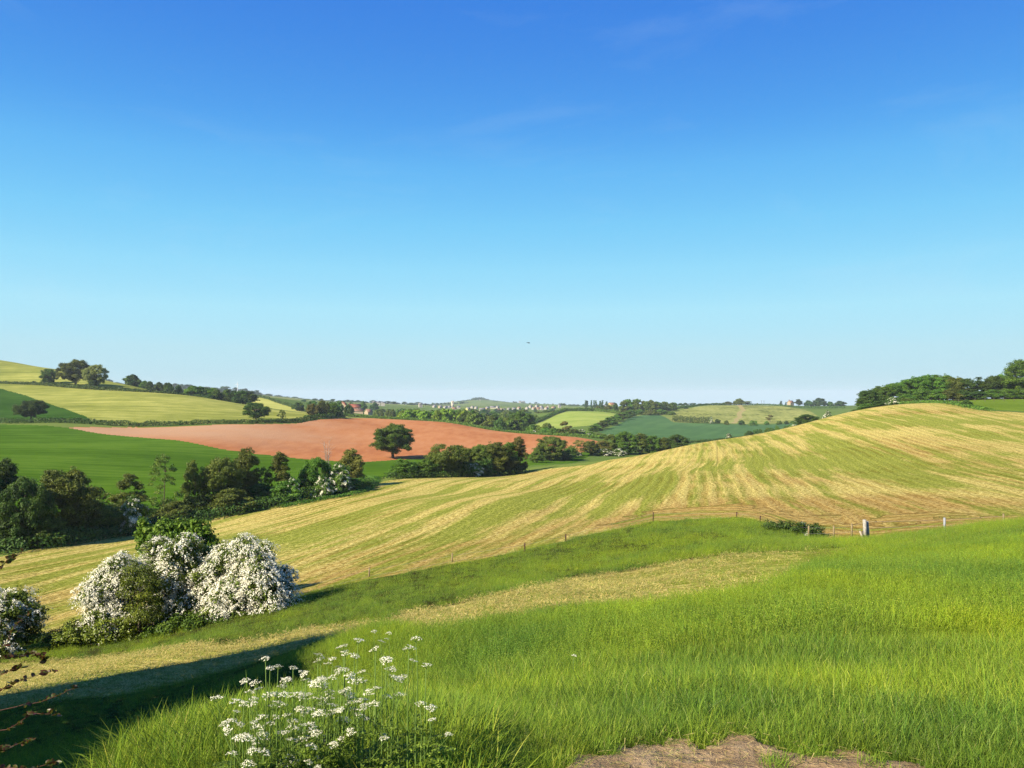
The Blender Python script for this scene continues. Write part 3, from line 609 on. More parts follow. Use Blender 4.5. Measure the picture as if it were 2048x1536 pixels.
def hedge(name, pts, height, width, label, mat='green', s=.3, per=30, group=None, kind=None, cat='hedge', jit=.25, step=None, seed=5, blossom=0.):
    """A continuous hedge along ground points (px, d)."""
    rg=np.random.default_rng(seed); w_=np.array([P(*p) for p in pts]); seg=np.r_[0,np.cumsum(np.hypot(*np.diff(w_[:,:2],axis=0).T))]
    n=int(seg[-1]*per); t=rg.random(n)*seg[-1]
    hh=np.interp(t,seg,np.broadcast_to(height,(len(pts),))) if np.ndim(height) else np.full(n,height)
    hv=hh*(1+jit*(1.6*vnoise(t/2.2/max(.3,height if not np.ndim(height) else 1)*1.,t*0+seed)+vnoise(t/.9,t*0+seed+9)))
    u_=rg.uniform(-1,1,n); a=rg.uniform(0,np.pi,n); rr=rg.random(n)**.3
    off=np.cos(a)*rr*width/2; z=np.abs(np.sin(a))**.6*rr*hv
    x=np.interp(t,seg,w_[:,0]); y=np.interp(t,seg,w_[:,1])
    i=np.clip(np.searchsorted(seg,t)-1,0,len(pts)-2); dr=(w_[i+1]-w_[i])[:,:2]; dr/=np.linalg.norm(dr,axis=1)[:,None]
    nx,ny=-dr[:,1],dr[:,0]; x=x+nx*off+rg.normal(0,.05,n)*width; y=y+ny*off
    p=np.stack([x,y,H(x,y)+z],1); nr=np.stack([nx*np.cos(a),ny*np.cos(a),np.sin(a)],1)+unit(rg,n)*.7
    o0=w_[0]; v,q=diamonds(rg,p-o0,nr,s*rg.uniform(.6,1.4,n))
    c=np.clip(.5+.5*vnoise(t/1.3,z*2+seed)+rg.normal(0,.15,n),0,1); mi=(rg.random(n)<blossom).astype(int)
    o=link(name,mesh(name,v,q,mats=[G_[mat],BLOSSOM],midx=mi,fattr=dict(c=c)),loc=tuple(o0))
    if kind: o['kind']=kind; o['label']=label
    else: tag(o,label,cat,group)
    return o
# ------------------------------------------------------------------ trees along the stream, left of the hay field
def SD(px,off=4.): return float(np.exp(cval(cs_far,px)))+off
g='trees along the stream hedge'
T('alder',-55,905,120,88,'dark tree cut by the edge of the view at the near end of the stream','dark',g,v=0)
T('alder',8,917,85,92,'dark tree at the near end of the stream hedge, behind the blossoming bush','dark',g,v=1)
T('broad',52,952,100,88,'low dark tree left of the wide bushy tree on the stream','dark',g,v=0)
T('broad',122,932,140,SD(120,4),'wide bushy dark olive tree, biggest in the stream hedge','olive',g,v=1)
T('thin',200,975,70,SD(200,6),'low thin tree beside the wide bushy tree on the stream','olive',g)
T('alder',258,945,75,SD(258,8),'loose olive tree behind the white hawthorn in the stream hedge','olive',g,v=2)
T('sparse',326,905,68,SD(326,5),'tall see-through tree with open wispy crown standing in the stream hedge','olive',g,v=0)
T('alder',384,918,44,SD(384,6),'narrow upright tree right of the wispy tree on the stream','olive',g,v=0)
T('broad',438,913,92,SD(438,6),'broad dark tree in the middle of the stream hedge','olive',g,v=2)
T('cone',492,890,64,SD(492,8),'tallest brownish pointed tree of the stream hedge','olive',g,v=0)
T('alder',560,903,52,SD(560,6),'narrow olive tree between the pointed tree and the ash','olive',g,v=1)
T('thin',528,930,40,SD(528,8),'small thin tree beside the tallest brownish stream tree','olive',g)
T('broad',632,913,64,SD(632,5),'fresh green ash like tree left of the white blossom','green',g,v=0)
T('cone',704,893,52,SD(704,9),'brownish cone shaped tree at the end of the stream hedge','brown',g,v=1)
rt=link('dead_tree',dead(5,9,5),loc=tuple(P(655,SD(655,9)))); rt.scale=(1,1,.95); tag(rt,'bare dead branches sticking up behind the fresh green ash','dead tree')
g='hawthorns in blossom along the stream'
T('haw',270,990,66,SD(270,-1),'white flowering hawthorn below the loose olive stream tree',group=g,v=0)
T('haw',585,953,38,SD(585,1),'small half open hawthorn left of the ash tree',group=g,v=1)
T('haw',678,925,58,SD(678,3),'white hawthorn mound at the far end of the stream hedge',group=g,v=1)
T('haw',645,950,40,SD(645,-1),'smaller white hawthorn below the ash, left of the white mound',group=g,v=0)
g='dark bushes under the stream trees'
for i,(px,top,wp) in enumerate(((20,1020,110),(95,1035,110),(165,1020,100),(215,1010,90),(300,1015,80),(352,1000,80),(405,985,90),(462,975,90),(520,965,85),(570,960,70),(608,955,64),(640,965,60),(690,950,70),(722,955,44))):
    T('shrub',px,top,wp,SD(px,1.5 if i%2 else 5),f'dark bush, {ORD[i]} from the left under the stream trees','dark' if i<9 and i%2==0 else 'olive' if i<9 else 'green',g)
hedge('undergrowth',[(-60,84),(60,SD(60,0)),(200,SD(200,0)),(330,SD(330,0)),(460,SD(460,0)),(600,SD(600,0)),(735,SD(735,1))],1.7,4.5,'rank green undergrowth along the foot of the stream hedge','dark',.14,150,kind='stuff')
hedge('nettles',[(560,SD(560,-3)),(640,SD(640,-3.)),(700,SD(700,-3)),(742,SD(740,-2)),(752,150),(735,156)],.5,2.2,'bright rank grass and nettles round the hedge end','green',.10,150,kind='stuff')
# ------------------------------------------------------------------ the middle hedge and the lone oak
T('oak',786,847,90,252,'lone dark green oak standing in the red ploughed field','green',v=0,rot=2.2)
g='trees of the middle hedge'
T('shrub',808,916,62,SD(800,6),'round green bush at the left end of the middle hedge, below the oak','green',g)
T('shrub',852,918,58,SD(850,5),'second round bush below the oak in the middle hedge','green',g)
T('multistem',893,885,74,SD(893,5),'multi stemmed tree with pale trunks in the middle hedge','olive',g)
T('broad',938,896,60,SD(938,8),'low olive tree right of the pale trunked tree','olive',g)
T('haw',948,925,40,SD(945,2),'hawthorn with a few white flowers under the middle hedge trees',group=g)
T('broad',992,882,84,SD(992,6),'broad rounded dense tree in the middle hedge','olive',g,v=1)
T('alder',1036,873,46,SD(1036,7),'brown topped slim tree at the right end of the middle hedge','brown',g)
T('shrub',1022,912,52,SD(1022,5),'low dark bush beneath the brown topped slim tree','dark',g)
T('shrub',915,915,52,SD(915,4),'dark bush behind the pale trunks of the middle hedge','dark',g)
T('shrub',965,912,50,SD(965,4),'dark bush at the foot of the broad rounded tree','dark',g)
hedge('hedge_bottom',[(770,SD(770,2)),(850,SD(850,2)),(950,SD(950,2)),(1050,SD(1050,2))],1.3,3.,'low rough grass and weeds under the middle hedge trees','dark',.16,70,kind='stuff')
T('shrub',872,902,56,SD(872,6),'olive bush between the round bushes and the pale trunked tree','olive',g)
T('broad',960,888,60,SD(960,9),'olive tree left behind the broad rounded dense tree','olive',g,v=0)
T('alder',1018,884,46,SD(1018,8),'green tree between the broad rounded tree and the brown topped tree','green',g,v=1)
g='trees at the tip of the red field'
T('shrub',1074,898,34,250,'small olive bush in the gap right of the brown topped slim tree','olive',g)
T('shrub',1140,893,34,278,'green bush between the dense rounded tree and the thin reddish tree','green',g)
T('broad',1182,880,34,296,'olive tree just right of the thin reddish brown tree','olive',g,v=1)
T('broad',1102,872,68,262,'dense rounded tree before the right part of the red field','olive',g,v=2)
T('thin',1160,878,46,290,'thin reddish brown tree before the tip of the red field','brown',g)
T('haw',1148,902,34,288,'flowering hawthorn left of the thin reddish tree',group=g)
T('haw',1207,897,36,296,'flowering hawthorn right of the thin reddish tree',group=g)
T('haw',1237,896,30,296,'small flowering hawthorn under the right end trees',group=g)
T('shrub',1120,900,52,270,'low bush under the dense rounded tree by the red field','green',g)
g='tree clump behind the hay hill'
for i,(px,top,w_,m,k) in enumerate(((1205,880,40,'brown','broad'),(1222,868,40,'olive','alder'),(1250,862,52,'green','broad'),(1282,866,46,'olive','alder'),(1305,870,40,'green','broad'),(1330,874,40,'olive','alder'),(1354,868,48,'dark','broad'))):
    T(k,px,top,w_,305,f'{ADJ[m]} tree, {ORD[i]} from the left in the clump behind the hay hill',m,g)
# ------------------------------------------------------------------ left hill
g='hedges between the left fields'
hedge('long_hedge',[(-60,306),(60,307),(130,309),(256,315),(384,325),(500,334),(590,354),(650,388),(690,428)],2.0,2.6,'long low hedge between barley slope and red field','dark',.26,70,g)
hedge('hill_hedge',[(-80,505),(0,500),(90,492),(160,478),(210,472),(270,470),(330,474),(400,484)],[1.2,1.2,2.2,2.6,2.2,1.6,1.2,1.0],3.,'hedge crossing the barley hill below the three trees','dark',.4,45,g)
T('oak',62,799,58,318,'lone round tree at the edge of the dark crop triangle','dark',v=1)
g='trees on the barley hill'
T('broad',97,737,32,500,'small dark tree left of the pair on the barley hill','dark',g)
T('oak',152,719,66,492,'largest broad tree on the barley hill','olive',g,v=0)
T('oak',192,728,46,484,'greyish leaning tree right of the largest hill tree','pale',g,v=1)
T('shrub',186,757,22,480,'dark ivy bush at the foot of the greyish hill tree','dark',g)
T('oak',512,804,50,348,'dark round tree at the corner of the long hedge','dark',g,v=1)
T('thin',563,818,20,350,'small thin tree on the long hedge','olive',g)
T('broad',625,806,30,398,'brownish tree, left one of three above the red field','brown',g)
T('broad',646,800,28,405,'taller olive tree, middle one of three above the red field','olive',g)
T('broad',667,805,30,415,'green tree, right one of three above the red field','green',g)
T('broad',698,808,20,560,'dark tree in front of the red roofed farmhouse','dark',g)
g='trees behind the barley hill'
FT('round',265,749,38,600,'dark dome shaped tree on the skyline right of the barley hill','dark',g)
row('behind the barley hill skyline',6,(284,362),(760,769),(590,560),22,['round'],['dark','green'],g,3)
g='trees of the dark copse'
row('in the dark copse on the hill',10,(384,500),(770,782),(500,500),32,['round','tall'],['dark','green','dark'],g,3)
row('along the lower front of the dark copse',6,(392,498),(788,792),(488,488),24,['bush','round'],['dark','green'],g,2)
g='far skyline trees on the left'
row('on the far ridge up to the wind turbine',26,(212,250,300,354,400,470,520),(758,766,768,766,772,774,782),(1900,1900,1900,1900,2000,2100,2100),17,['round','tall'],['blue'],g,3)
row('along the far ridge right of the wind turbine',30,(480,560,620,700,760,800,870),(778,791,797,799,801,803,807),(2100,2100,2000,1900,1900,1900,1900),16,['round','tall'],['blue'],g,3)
hedge('field_hedge',[(500,880),(540,800),(575,720),(605,640)],2.5,4,'dark hedge above the small far barley field','dark',.5,20)
g='trees round the farmhouse'
row('in the trees left of the farmhouse',8,(585,690),(802,803),(620,640),20,['round'],['dark','green'],g,3)
row('behind the farmhouse',7,(600,760),(799,804),(1000,1000),20,['round'],['blue','green'],g,3)
row('right of the farmhouse below the bungalows',10,(748,840),(820,816),(700,720),13,['bush','round'],['green','olive'],g,2)
# ------------------------------------------------------------------ hedge and trees beyond the red field
g='hedge line beyond the red field'
hedge('field_edge_hedge',[(690,470),(740,474),(820,470),(896,462),(960,440),(1024,425),(1090,412),(1150,402),(1200,395)],1.5,3.,'thick green hedge along the far edge of the red field','green',.32,60,g)
row('in the bright bushes beyond the red field',14,(800,945),(819,817),(520,510),34,['bush','round'],['bright','green','bright'],g,3)
row('beyond the red field before the village',14,(925,1040),(822,838),(500,480),30,['round','bush'],['olive','green','dark'],g,4)
T('broad',1040,820,58,500,'big loose green tree beyond the red field','green',g)
FT('bush',998,838,34,470,'dark round bush left of the big loose green tree','dark',g)
row('in the valley below the village',22,(760,1062),(818,820),(900,950),22,['round','bush'],['green','blue','olive'],g,4)
row('in the valley behind the big loose tree',12,(950,1075),(826,826),(700,700),28,['round','bush'],['green','olive'],g,4)
row('along the foot of the pale dome field',13,(1055,1200),(848,864),(455,430),28,['bush','round','open'],['green','olive','bright'],g,4)
FT('open',1130,842,26,470,'brownish open tree before the pale dome field','brown',g)
FT('round',1095,846,32,470,'round olive tree before the pale dome field','olive',g)
for i,(px,top,w_,d) in enumerate(((1068,860,14,430),(1083,864,12,425),(1162,858,22,440),(1178,866,18,420),(1221,868,18,425),(1205,874,14,410))):
    T('haw',px,top,w_,d,f'small white hawthorn, {ORD[i]} from the left before the pale dome field',group='hawthorns before the pale dome field')
row('between the hawthorns and the blue green crop',8,(1180,1240),(868,872),(405,400),20,['bush','round'],['green','bright'],g,3)
# ------------------------------------------------------------------ right valley side
g='hedges of the right valley side'
hedge('dome_hedge',[(1055,620),(1085,720),(1130,845),(1190,865),(1240,820)],3.2,5,'hedge over the top of the pale dome field','green',.5,40,g)
row('above the pale dome field',16,(1075,1240),(823,806),(860,900),15,['round','bush'],['green','olive','dark'],g,3)
row('in the conifer block on the skyline',7,(1166,1208),(801,801),(1400,1400),9,['cone','tall'],['blue'],'conifers on the skyline',1)
FT('round',1213,803,10,1300,'small round skyline tree right of the conifer block','blue',g)
row('up the diagonal hedge beside the blue green crop',11,(1180,1268),(852,815),(500,790),26,['round','tall'],['olive','green'],g,3)
row('in the skyline wood above the blue green crop',13,(1242,1262,1280,1345),(803,797,799,804),(850,860,870,900),22,['round','tall'],['green','olive'],g,3)
row('along the top corner of the blue green crop',9,(1255,1345),(818,820),(840,830),18,['round','bush'],['green','olive'],g,3)
row('along the skyline left of the round hill trees',11,(1345,1450),(805,806),(1080,1080),15,['round','open'],['green','blue'],g,2)
FT('round',1371,814,12,930,'small tree alone below the skyline trees','dark',g)
for px,tp,w_,lab,kd in ((1455,803,22,'broad low tree left of the highest tree on the hilltop','round'),(1478,797,26,'highest tree on the rough hilltop','round'),(1496,802,18,'open tree right of the highest hilltop tree','open'),(1515,806,5,'tiny lone bush on the hilltop skyline','bush')): FT(kd,px,tp,w_,1060,lab,'olive','trees on the rough hilltop')
hedge('hilltop_hedge',[(1330,900),(1400,1000),(1460,1070),(1520,1080),(1600,1000),(1690,960)],2.2,4,'dark hedge over the top of the rough hillside','dark',.5,25,g)
hedge('middle_field_hedge',[(1345,712),(1400,708),(1424,708)],6.5,6,'thick dark hedge at the left foot of the rough hillside','dark',.4,70,g)
T('haw',1422,834,10,705,'tiny white hawthorn at the end of the thick dark hedge',group='hawthorns on the right valley side')
row('at the foot of the rough hillside',9,(1432,1600),(838,842),(712,690),13,['bush'],['green','olive','dark'],g,2)
FT('open',1540,829,16,760,'bare looking brownish tree on the rough hillside','brown',g)
T('haw',1458,866,14,440,'white hawthorn on the lower edge of the blue green crop',group='hawthorns on the right valley side')
hedge('lower_crop_hedge',[(1378,395),(1440,402),(1500,410),(1560,425),(1600,440)],1.3,2.5,'low hedge below the blue green crop','dark',.3,40,g)
row('along the right edge of the blue green crop',9,(1490,1600),(862,846),(430,470),16,['bush','round'],['dark','green'],g,3)
T('haw',1587,848,22,420,'white hawthorn left of the dark round tree behind the hay hill',group='hawthorns on the right valley side')
T('broad',1613,828,46,330,'dark round tree peeping over the hay hill','dark',v=0)
T('haw',1655,821,18,560,'pale hawthorn on the slope below the skyline house',group='hawthorns on the right valley side')
row('below the skyline house',9,(1620,1720),(832,832),(500,460),18,['bush','round'],['green','olive','blue'],g,4)
T('haw',1706,826,26,330,'pale hawthorn at the left foot of the right hand wood',group='hawthorns on the right valley side')
g='trees round the skyline house'
for px,tp,w_,kd,m,lab in ((1562,802,10,'cone','dark','dark pointed conifer left of the skyline house'),(1572,804,7,'cone','blue','small conifer touching the left of the skyline house'),(1597,798,18,'tall','dark','tall dark tree right of the skyline house'),(1617,801,20,'round','blue','rounded tree, second right of the skyline house'),(1640,796,30,'round','blue','largest domed tree right of the skyline house'),(1660,803,16,'round','green','low tree between the two domed skyline trees'),(1680,802,26,'round','blue','rightmost domed tree near the skyline house'),(1714,808,12,'round','blue','little bluish tree beside the right hand wood')): FT(kd,px,tp,w_,1090,lab,m,g)
# ------------------------------------------------------------------ the wood on the right hill
g='trees of the wood on the right hill'
RW=((1738,778,52,282,'broad','dark'),(1762,770,50,290,'broad','green'),(1790,766,60,296,'broad','green'),(1822,757,66,300,'broad','green'),(1852,748,76,302,'broad','green'),(1880,747,66,304,'broad','green'),(1908,752,52,300,'broad','olive'),(1930,756,44,298,'broad','dark'),(1958,752,56,298,'conifer','dark'),(1988,750,54,296,'broad','dark'),(2012,745,50,296,'broad','green'),(2050,718,84,290,'broad','green'),(2100,722,90,290,'broad','green'))
LB=('dark tree at the left tip of the wood on the right hill','green tree second from the left tip of the hill wood','green tree third from the left tip of the hill wood','green tree on the rising left part of the hill wood','broad green tree forming the top of the hill wood','rounded green tree just right of the top of the hill wood','olive tree in the middle of the hill wood','dark tree right of the olive tree in the hill wood','very dark conifer in the right part of the hill wood','dark broad tree right of the dark conifer','green tree beside the tallest tree of the hill wood','tallest tree of the hill wood, at the right edge','tree behind the tallest hill wood tree, cut by the edge')
for (px,tp,w_,d,k,m),lb in zip(RW,LB): T(k,px,tp,w_,d,lb,m,g)
g='bushes along the front of the hill wood'
for i,(px,tp,w_,d,m) in enumerate(((1716,822,30,270,'green'),(1735,806,40,272,'green'),(1760,800,40,272,'dark'),(1785,795,44,276,'green'),(1815,788,44,280,'green'),(1845,776,50,282,'green'),(1872,778,44,284,'green'),(1898,778,46,284,'olive'),(1925,780,44,286,'dark'),(1955,782,46,288,'dark'),(1985,778,46,288,'green'),(2015,776,46,288,'green'),(2045,778,46,288,'dark'))): T('shrub',px,tp,w_,d,f'{ADJ[m]} bush, {ORD[i]} from the left along the front of the hill wood',m,g)
T('haw',1787,793,28,262,'white flowering hawthorn in front of the hill wood')
T('shrub',1812,795,34,262,'olive bush right of the white hawthorn by the hill wood','olive')
T('shrub',1934,799,24,222,'dark bush alone at the corner of the hilltop pasture','dark')
hedge('hilltop_weeds',[(1800,252),(1860,247),(1900,238),(1930,222),(1960,210),(1975,206)],1.0,5,'rough weeds along the top corner of the hay field','green',.18,60,kind='stuff')
# ------------------------------------------------------------------ the far knoll
row('among the village houses',16,(862,1112),(818,817),(1230,1230),12,['round','bush','tall'],['green','blue','olive'],'trees of the village',3)
g='trees on the far knoll'
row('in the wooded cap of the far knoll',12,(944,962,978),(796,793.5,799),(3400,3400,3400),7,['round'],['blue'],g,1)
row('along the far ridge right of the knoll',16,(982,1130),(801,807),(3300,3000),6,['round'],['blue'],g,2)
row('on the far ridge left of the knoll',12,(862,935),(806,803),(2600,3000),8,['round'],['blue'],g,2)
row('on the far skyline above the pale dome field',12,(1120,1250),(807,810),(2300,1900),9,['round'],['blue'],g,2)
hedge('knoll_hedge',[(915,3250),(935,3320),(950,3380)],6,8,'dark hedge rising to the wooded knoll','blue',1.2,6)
# ------------------------------------------------------------------ the flowering hawthorns in front
def hero(name, label, px, d, parts_, seed, cat='shrub', group=None, bare=None, stems=6, dens_b=1.):
    """parts_: list of (part name, material, px, py, rx px, ry px, depth offset m, leaf half-size, leaf density, blossom share).
    Every entry is one rounded bough of the bush, leaves and flowers over its own surface."""
    rg=np.random.default_rng(seed); k=d/F; b=P(px,d)
    root=link(name,None,loc=tuple(b)); tag(root,label,cat,group); root.empty_display_size=.4
    groups={}
    mb=MB()
    for (pn,m,x,y,rx,ry,dy,ls,den,bl) in parts_:
        c=np.array([(x-px)*k*(1+dy/d),dy,-(y-HZ)*k*(1+dy/d)-b[2]]); ax=np.array([rx*k,(rx*.9+ry*.1)*k*.85,ry*k])
        groups.setdefault(pn,[]).append((m,c,ax,ls,den,bl))
        limb(mb,(rg.normal(0,.25),rg.normal(0,.2),-.2),c*[.9,.9,.9],.09,.025,.05,6,rg)
    link('trunk',mb.build(name+'_stems',[BARK],True),root)
    allb=[]
    for pn,bs in groups.items():
        V=[];Q=[];Cc=[];n0=0; mat_=bs[0][0]
        for (m,c,ax,ls,den,bl) in bs:
            area=4*np.pi*((ax[0]*ax[1])**1.6+(ax[0]*ax[2])**1.6+(ax[1]*ax[2])**1.6)**(1/1.6)/3**(1/1.6)
            nsub=int(area*6); e=unit(rg,nsub); e=e[(e[:,2]>-.55)]
            sc=c+e*ax*rg.uniform(.72,1.02,len(e))[:,None]*(1+.5*vnoise(e[:,0]*3+seed,e[:,2]*3+e[:,1]*2))[:,None]
            gz=H(sc[:,0]+b[0],sc[:,1]+b[1])-b[2]; keep=sc[:,2]>gz-.05; sc=sc[keep]; e=e[keep]
            for cc,ee in zip(sc,e):
                n=int(den*rg.uniform(.6,1.4)); r_=rg.uniform(.16,.30); dd=unit(rg,n); p=cc+dd*r_*(rg.random(n)**.4)[:,None]*[1.1,1.1,.8]
                v,q=diamonds(rg,p,ee*.6+dd*.5+unit(rg,n)*.8+[0,0,.3],ls*rg.uniform(.6,1.4,n)); V.append(v);Q.append(q+n0);n0+=len(v); Cc.append(np.clip(rg.normal(.5,.2,n)+rg.normal(0,.12),0,1))
            # inner leaves keep the bush closed
            n=int(area*60); e2=unit(rg,n); p=c+e2*ax*(.35+.5*rg.random(n))[:,None]; gz=H(p[:,0]+b[0],p[:,1]+b[1])-b[2]; p=p[p[:,2]>gz]; n=len(p)
            v,q=diamonds(rg,p,unit(rg,n),ls*1.5); V.append(v);Q.append(q+n0);n0+=len(v);Cc.append(rg.random(n)*.5)
            x_=c[0]*3.7
            if bl>0:
                ns=int(area*36*dens_b); e=unit(rg,ns); e=e[e[:,2]>-.5]; 
                msk=vnoise(e[:,0]*1.7+seed*3+x_,e[:,2]*1.7+e[:,1]*1.9)+vnoise(e[:,0]*4+1,e[:,2]*4+e[:,1]*4+x_)*.5; e=e[msk>np.quantile(msk,max(.04,1-bl*.95))]
                for ee in e:
                    L=rg.uniform(.25,.65)*(1+.45*(rg.random()<.12)); n=int(9+L*22); t=rg.random(n)[:,None]; out=ee*[1,1,.0]; out=out/(np.linalg.norm(out)+.3)
                    p0=c+ee*ax*rg.uniform(.98,1.08); tw=rg.normal(0,.35,3)*[1,1,.3]
                    p=p0+(out+tw)*L*(t-.35)+np.array([0,0,1.])*L*(.18*t-.62*t*t)+rg.normal(0,.032,(n,3))+ee*.05
                    gz=H(p[:,0]+b[0],p[:,1]+b[1])-b[2]; p=p[p[:,2]>gz+.05]; n=len(p)
                    if n: allb.append((p, ee+unit(rg,n)*.9+[0,0,.35]))
        o=link(pn,mesh(name+'_'+pn,np.vstack(V),np.vstack(Q),mats=[G_[mat_]],fattr=dict(c=np.concatenate(Cc))),root)
    if allb:
        p=np.vstack([a for a,_ in allb]); nr=np.vstack([a for _,a in allb]); v,q=diamonds(rg,p,nr,.027*rg.uniform(.55,1.4,len(p)),.85)
        link('blossom',mesh(name+'_blossom',v,q,mats=[BLOSSOM],fattr=dict(c=np.clip(rg.normal(.55,.25,len(q)),0,1))),root)
    return root
G_['hawleaf']=leafy('leaf_hawthorn',[(0,(.040,.070,.007)),(.5,(.095,.130,.013)),(1,(.17,.20,.03))],.25,.02)
G_['ivy']=leafy('leaf_ivy',[(0,(.055,.085,.006)),(.5,(.110,.150,.010)),(1,(.18,.215,.018))],.12,.02,.45,.25)
G_['fresh']=leafy('leaf_fresh',[(0,(.055,.115,.008)),(.5,(.105,.19,.013)),(1,(.18,.26,.028))],.3,.02)
hl='hawleaf'
def boughs(seed, areas):
    """Boughs of uneven size scattered through rough ellipses (px, py, half width, half height, count, flower share, depth)."""
    r0=np.random.default_rng(seed); out=[]
    for (x,y,w_,h_,n,bl,dy) in areas:
        for k in range(n):
            a=r0.random()*6.283; q=math.sqrt(r0.random())*.95; rx=r0.uniform(17,34); ry=r0.uniform(15,30)
            out.append(('crown',hl,x+math.cos(a)*q*w_,y+math.sin(a)*q*h_,rx,ry,dy+r0.uniform(-.9,.9),.055,40,float(np.clip(bl+r0.normal(0,.14),0,1))))
    return out
hero('hawthorn','dense white flowering hawthorn, right half of the big blossoming thicket',492,38.5,boughs(3,((500,1165,55,62,17,.9,0),(470,1205,50,38,8,.85,-.3),(545,1185,28,55,9,.9,-.1)))+[('crown',hl,488,1096,26,26,.1,.05,38,.95),('crown',hl,452,1106,24,24,.2,.05,38,.9),('crown',hl,522,1108,24,26,.1,.05,38,.95),('crown',hl,430,1140,24,28,.2,.05,38,.7),('crown',hl,425,1180,22,30,.0,.05,38,.85),('crown',hl,560,1165,16,20,-.2,.05,34,.9),('crown',hl,560,1215,15,20,-.2,.05,34,.8)],41,group='front hawthorns in blossom')
hero('hawthorn','looser flowering hawthorn with green gaps, left half of the big blossoming thicket',300,39.5,boughs(4,((222,1190,26,42,9,.9,-.3),(248,1150,24,26,5,.75,0),(255,1240,40,22,6,.6,-.5),(355,1122,45,30,7,.34,.1),(345,1180,30,40,6,.42,-.5),(400,1175,22,55,7,.62,-.4),(425,1200,22,45,5,.8,-.3),(320,1140,50,40,8,.62,.2),(430,1150,18,30,4,.8,.1),(350,1235,60,25,7,.18,-.6)))+[('crown',hl,190,1215,14,18,-.2,.05,34,.8),('crown',hl,245,1122,14,18,.1,.05,34,.7)],43,group='front hawthorns in blossom')
hero('ivy_bush','smooth rounded olive green ivy dome between the white flowering boughs',296,38.2,[('foliage','ivy',294,1170,40,44,-.75,.035,130,0),('foliage','ivy',305,1228,30,38,-.8,.035,110,0)],47)
hero('maple_bush','fresh green leafy shrub rising behind the flowering thicket',350,42.5,[
 ('foliage','fresh',300,1085,30,38,0,.075,40,0),('foliage','fresh',345,1072,36,38,0,.075,40,0),('foliage','fresh',395,1075,32,36,0,.075,40,0),('foliage','fresh',285,1062,12,26,0,.075,40,0),('foliage','fresh',330,1060,18,20,0,.075,36,0),('foliage','fresh',385,1062,26,20,0,.075,40,0),('foliage','fresh',420,1085,18,26,0,.075,36,0),('foliage','hawleaf',350,1130,70,60,.3,.075,36,0)],53)
hero('bramble_bush','low mounded bramble at the left foot of the blossoming thicket',175,38.5,[('foliage','ivy',185,1262,72,26,-.2,.05,50,0),('foliage','ivy',140,1276,50,17,0,.05,50,0),('foliage','ivy',240,1262,50,32,-.6,.05,50,0)],59)
hero('nettle_clump','dark green nettles and elder at the foot of the flowering thicket',380,37.2,[('foliage','green',375,1255,46,28,0,.06,50,0),('foliage','green',330,1266,40,22,0,.06,50,0),('foliage','green',425,1250,30,26,0,.06,46,0)],61)
hero('hawthorn','shaded white hawthorn cut by the edge of the view beside the bramble shoots',5,37.5,boughs(8,((-10,1230,60,55,16,.7,0),(35,1235,30,45,8,.6,0),(20,1280,40,20,5,.4,-.2))),67,group='front hawthorns in blossom')
# ------------------------------------------------------------------ fence along the hay field
fen=link('field_fence',None,loc=tuple(P(1306,64))); tag(fen,'thin post fence between the long grass and the cut hay','fence')
fb=np.array(fen.location)
RUST=plain('rusty_iron',(.055,.026,.018),.8,.4,20.); GREYW=plain('grey_weathered_wood',(.30,.28,.235),.9,.3,12.); PALEW=plain('pale_new_wood',(.20,.155,.08),.9,.25,12.)
tops=[]
def post(px,d,top,r,m,lab,lean=(0,0),sq=False,sink=.0):
    h=max(.5,(rowof(px,d)-top)/F*d); b=P(px,d)-fb; mb=MB(); b[2]-=.15
    t=b+[lean[0],lean[1],h+.15]
    if sq:
        e=np.array([[-r,-r*.8],[r,-r*.8],[r,r*.8],[-r,r*.8]]); v=np.vstack([np.c_[e+b[:2],np.full(4,b[2])],np.c_[e*.96+t[:2],t[2]+np.array([0,.01,.03,.02])]])
        mb.add(v,[(3,2,1,0),(4,5,6,7),(0,1,5,4),(1,2,6,5),(2,3,7,6),(3,0,4,7)])
    else:
        mb.tube([b,(b+t)/2,t],[r,r*.97,r*.9],7)
    o=link('post',mb.build('post',[m]),fen)
    if lab: o['label']=lab
    tops.append((px,t-[0,0,.12])); return o
for px,d,h,lab in ((150,39.5,1240,0),(575,42.5,1176,0),(1049,49.5,1086,0),(1131,52.5,1068,0),(1306,64.5,1024,'dark iron post on the crest of the grass'),(1473,61,1028,0),(1520,56.5,1034,'dark iron post left of the bramble patch')): post(px,d,h,.045,RUST,lab,(.02,.0))
for px,d,h in ((738,46,1138),(904,48,1112),(1572,51.5,1052),(1617,50,1052),(1667,48.5,1052),(1703,47.5,1048)): post(px,d,h,.045,PALEW,0,(0.015,0),True)
post(1731,46.2,1040,.085,GREYW,'thick pale leaning strainer post',(-.06,0),True); post(1738,46.4,1043,.055,GREYW,'second strainer post close beside the first',(-.10,0),True); post(1729,45.8,1064,.05,BARKP,'short leaning strut against the strainer post',(-.22,.1),True)
post(1724,46.4,1062,.05,BARK,'short dark stake beside the strainer post',(.05,0))
post(1889,46,1036,.055,plain('grey_concrete',(.24,.25,.26),.9,.2,12.),'grey square post on the right of the fence',(0,0),True); post(2007,46,1028,.04,PALEW,0,(0,0),True)
tops.sort(key=lambda a:a[0]); mb=MB(); seen=[t for p_,t in tops if p_ not in (1738,1729,1724)]
for zo in (0,-.35): mb.tube([t+[0,0,zo] for t in seen],.0035,4,False)
link('wire',mb.build('wire',[plain('wire_steel',(.25,.25,.25),.5,.1)]),fen)
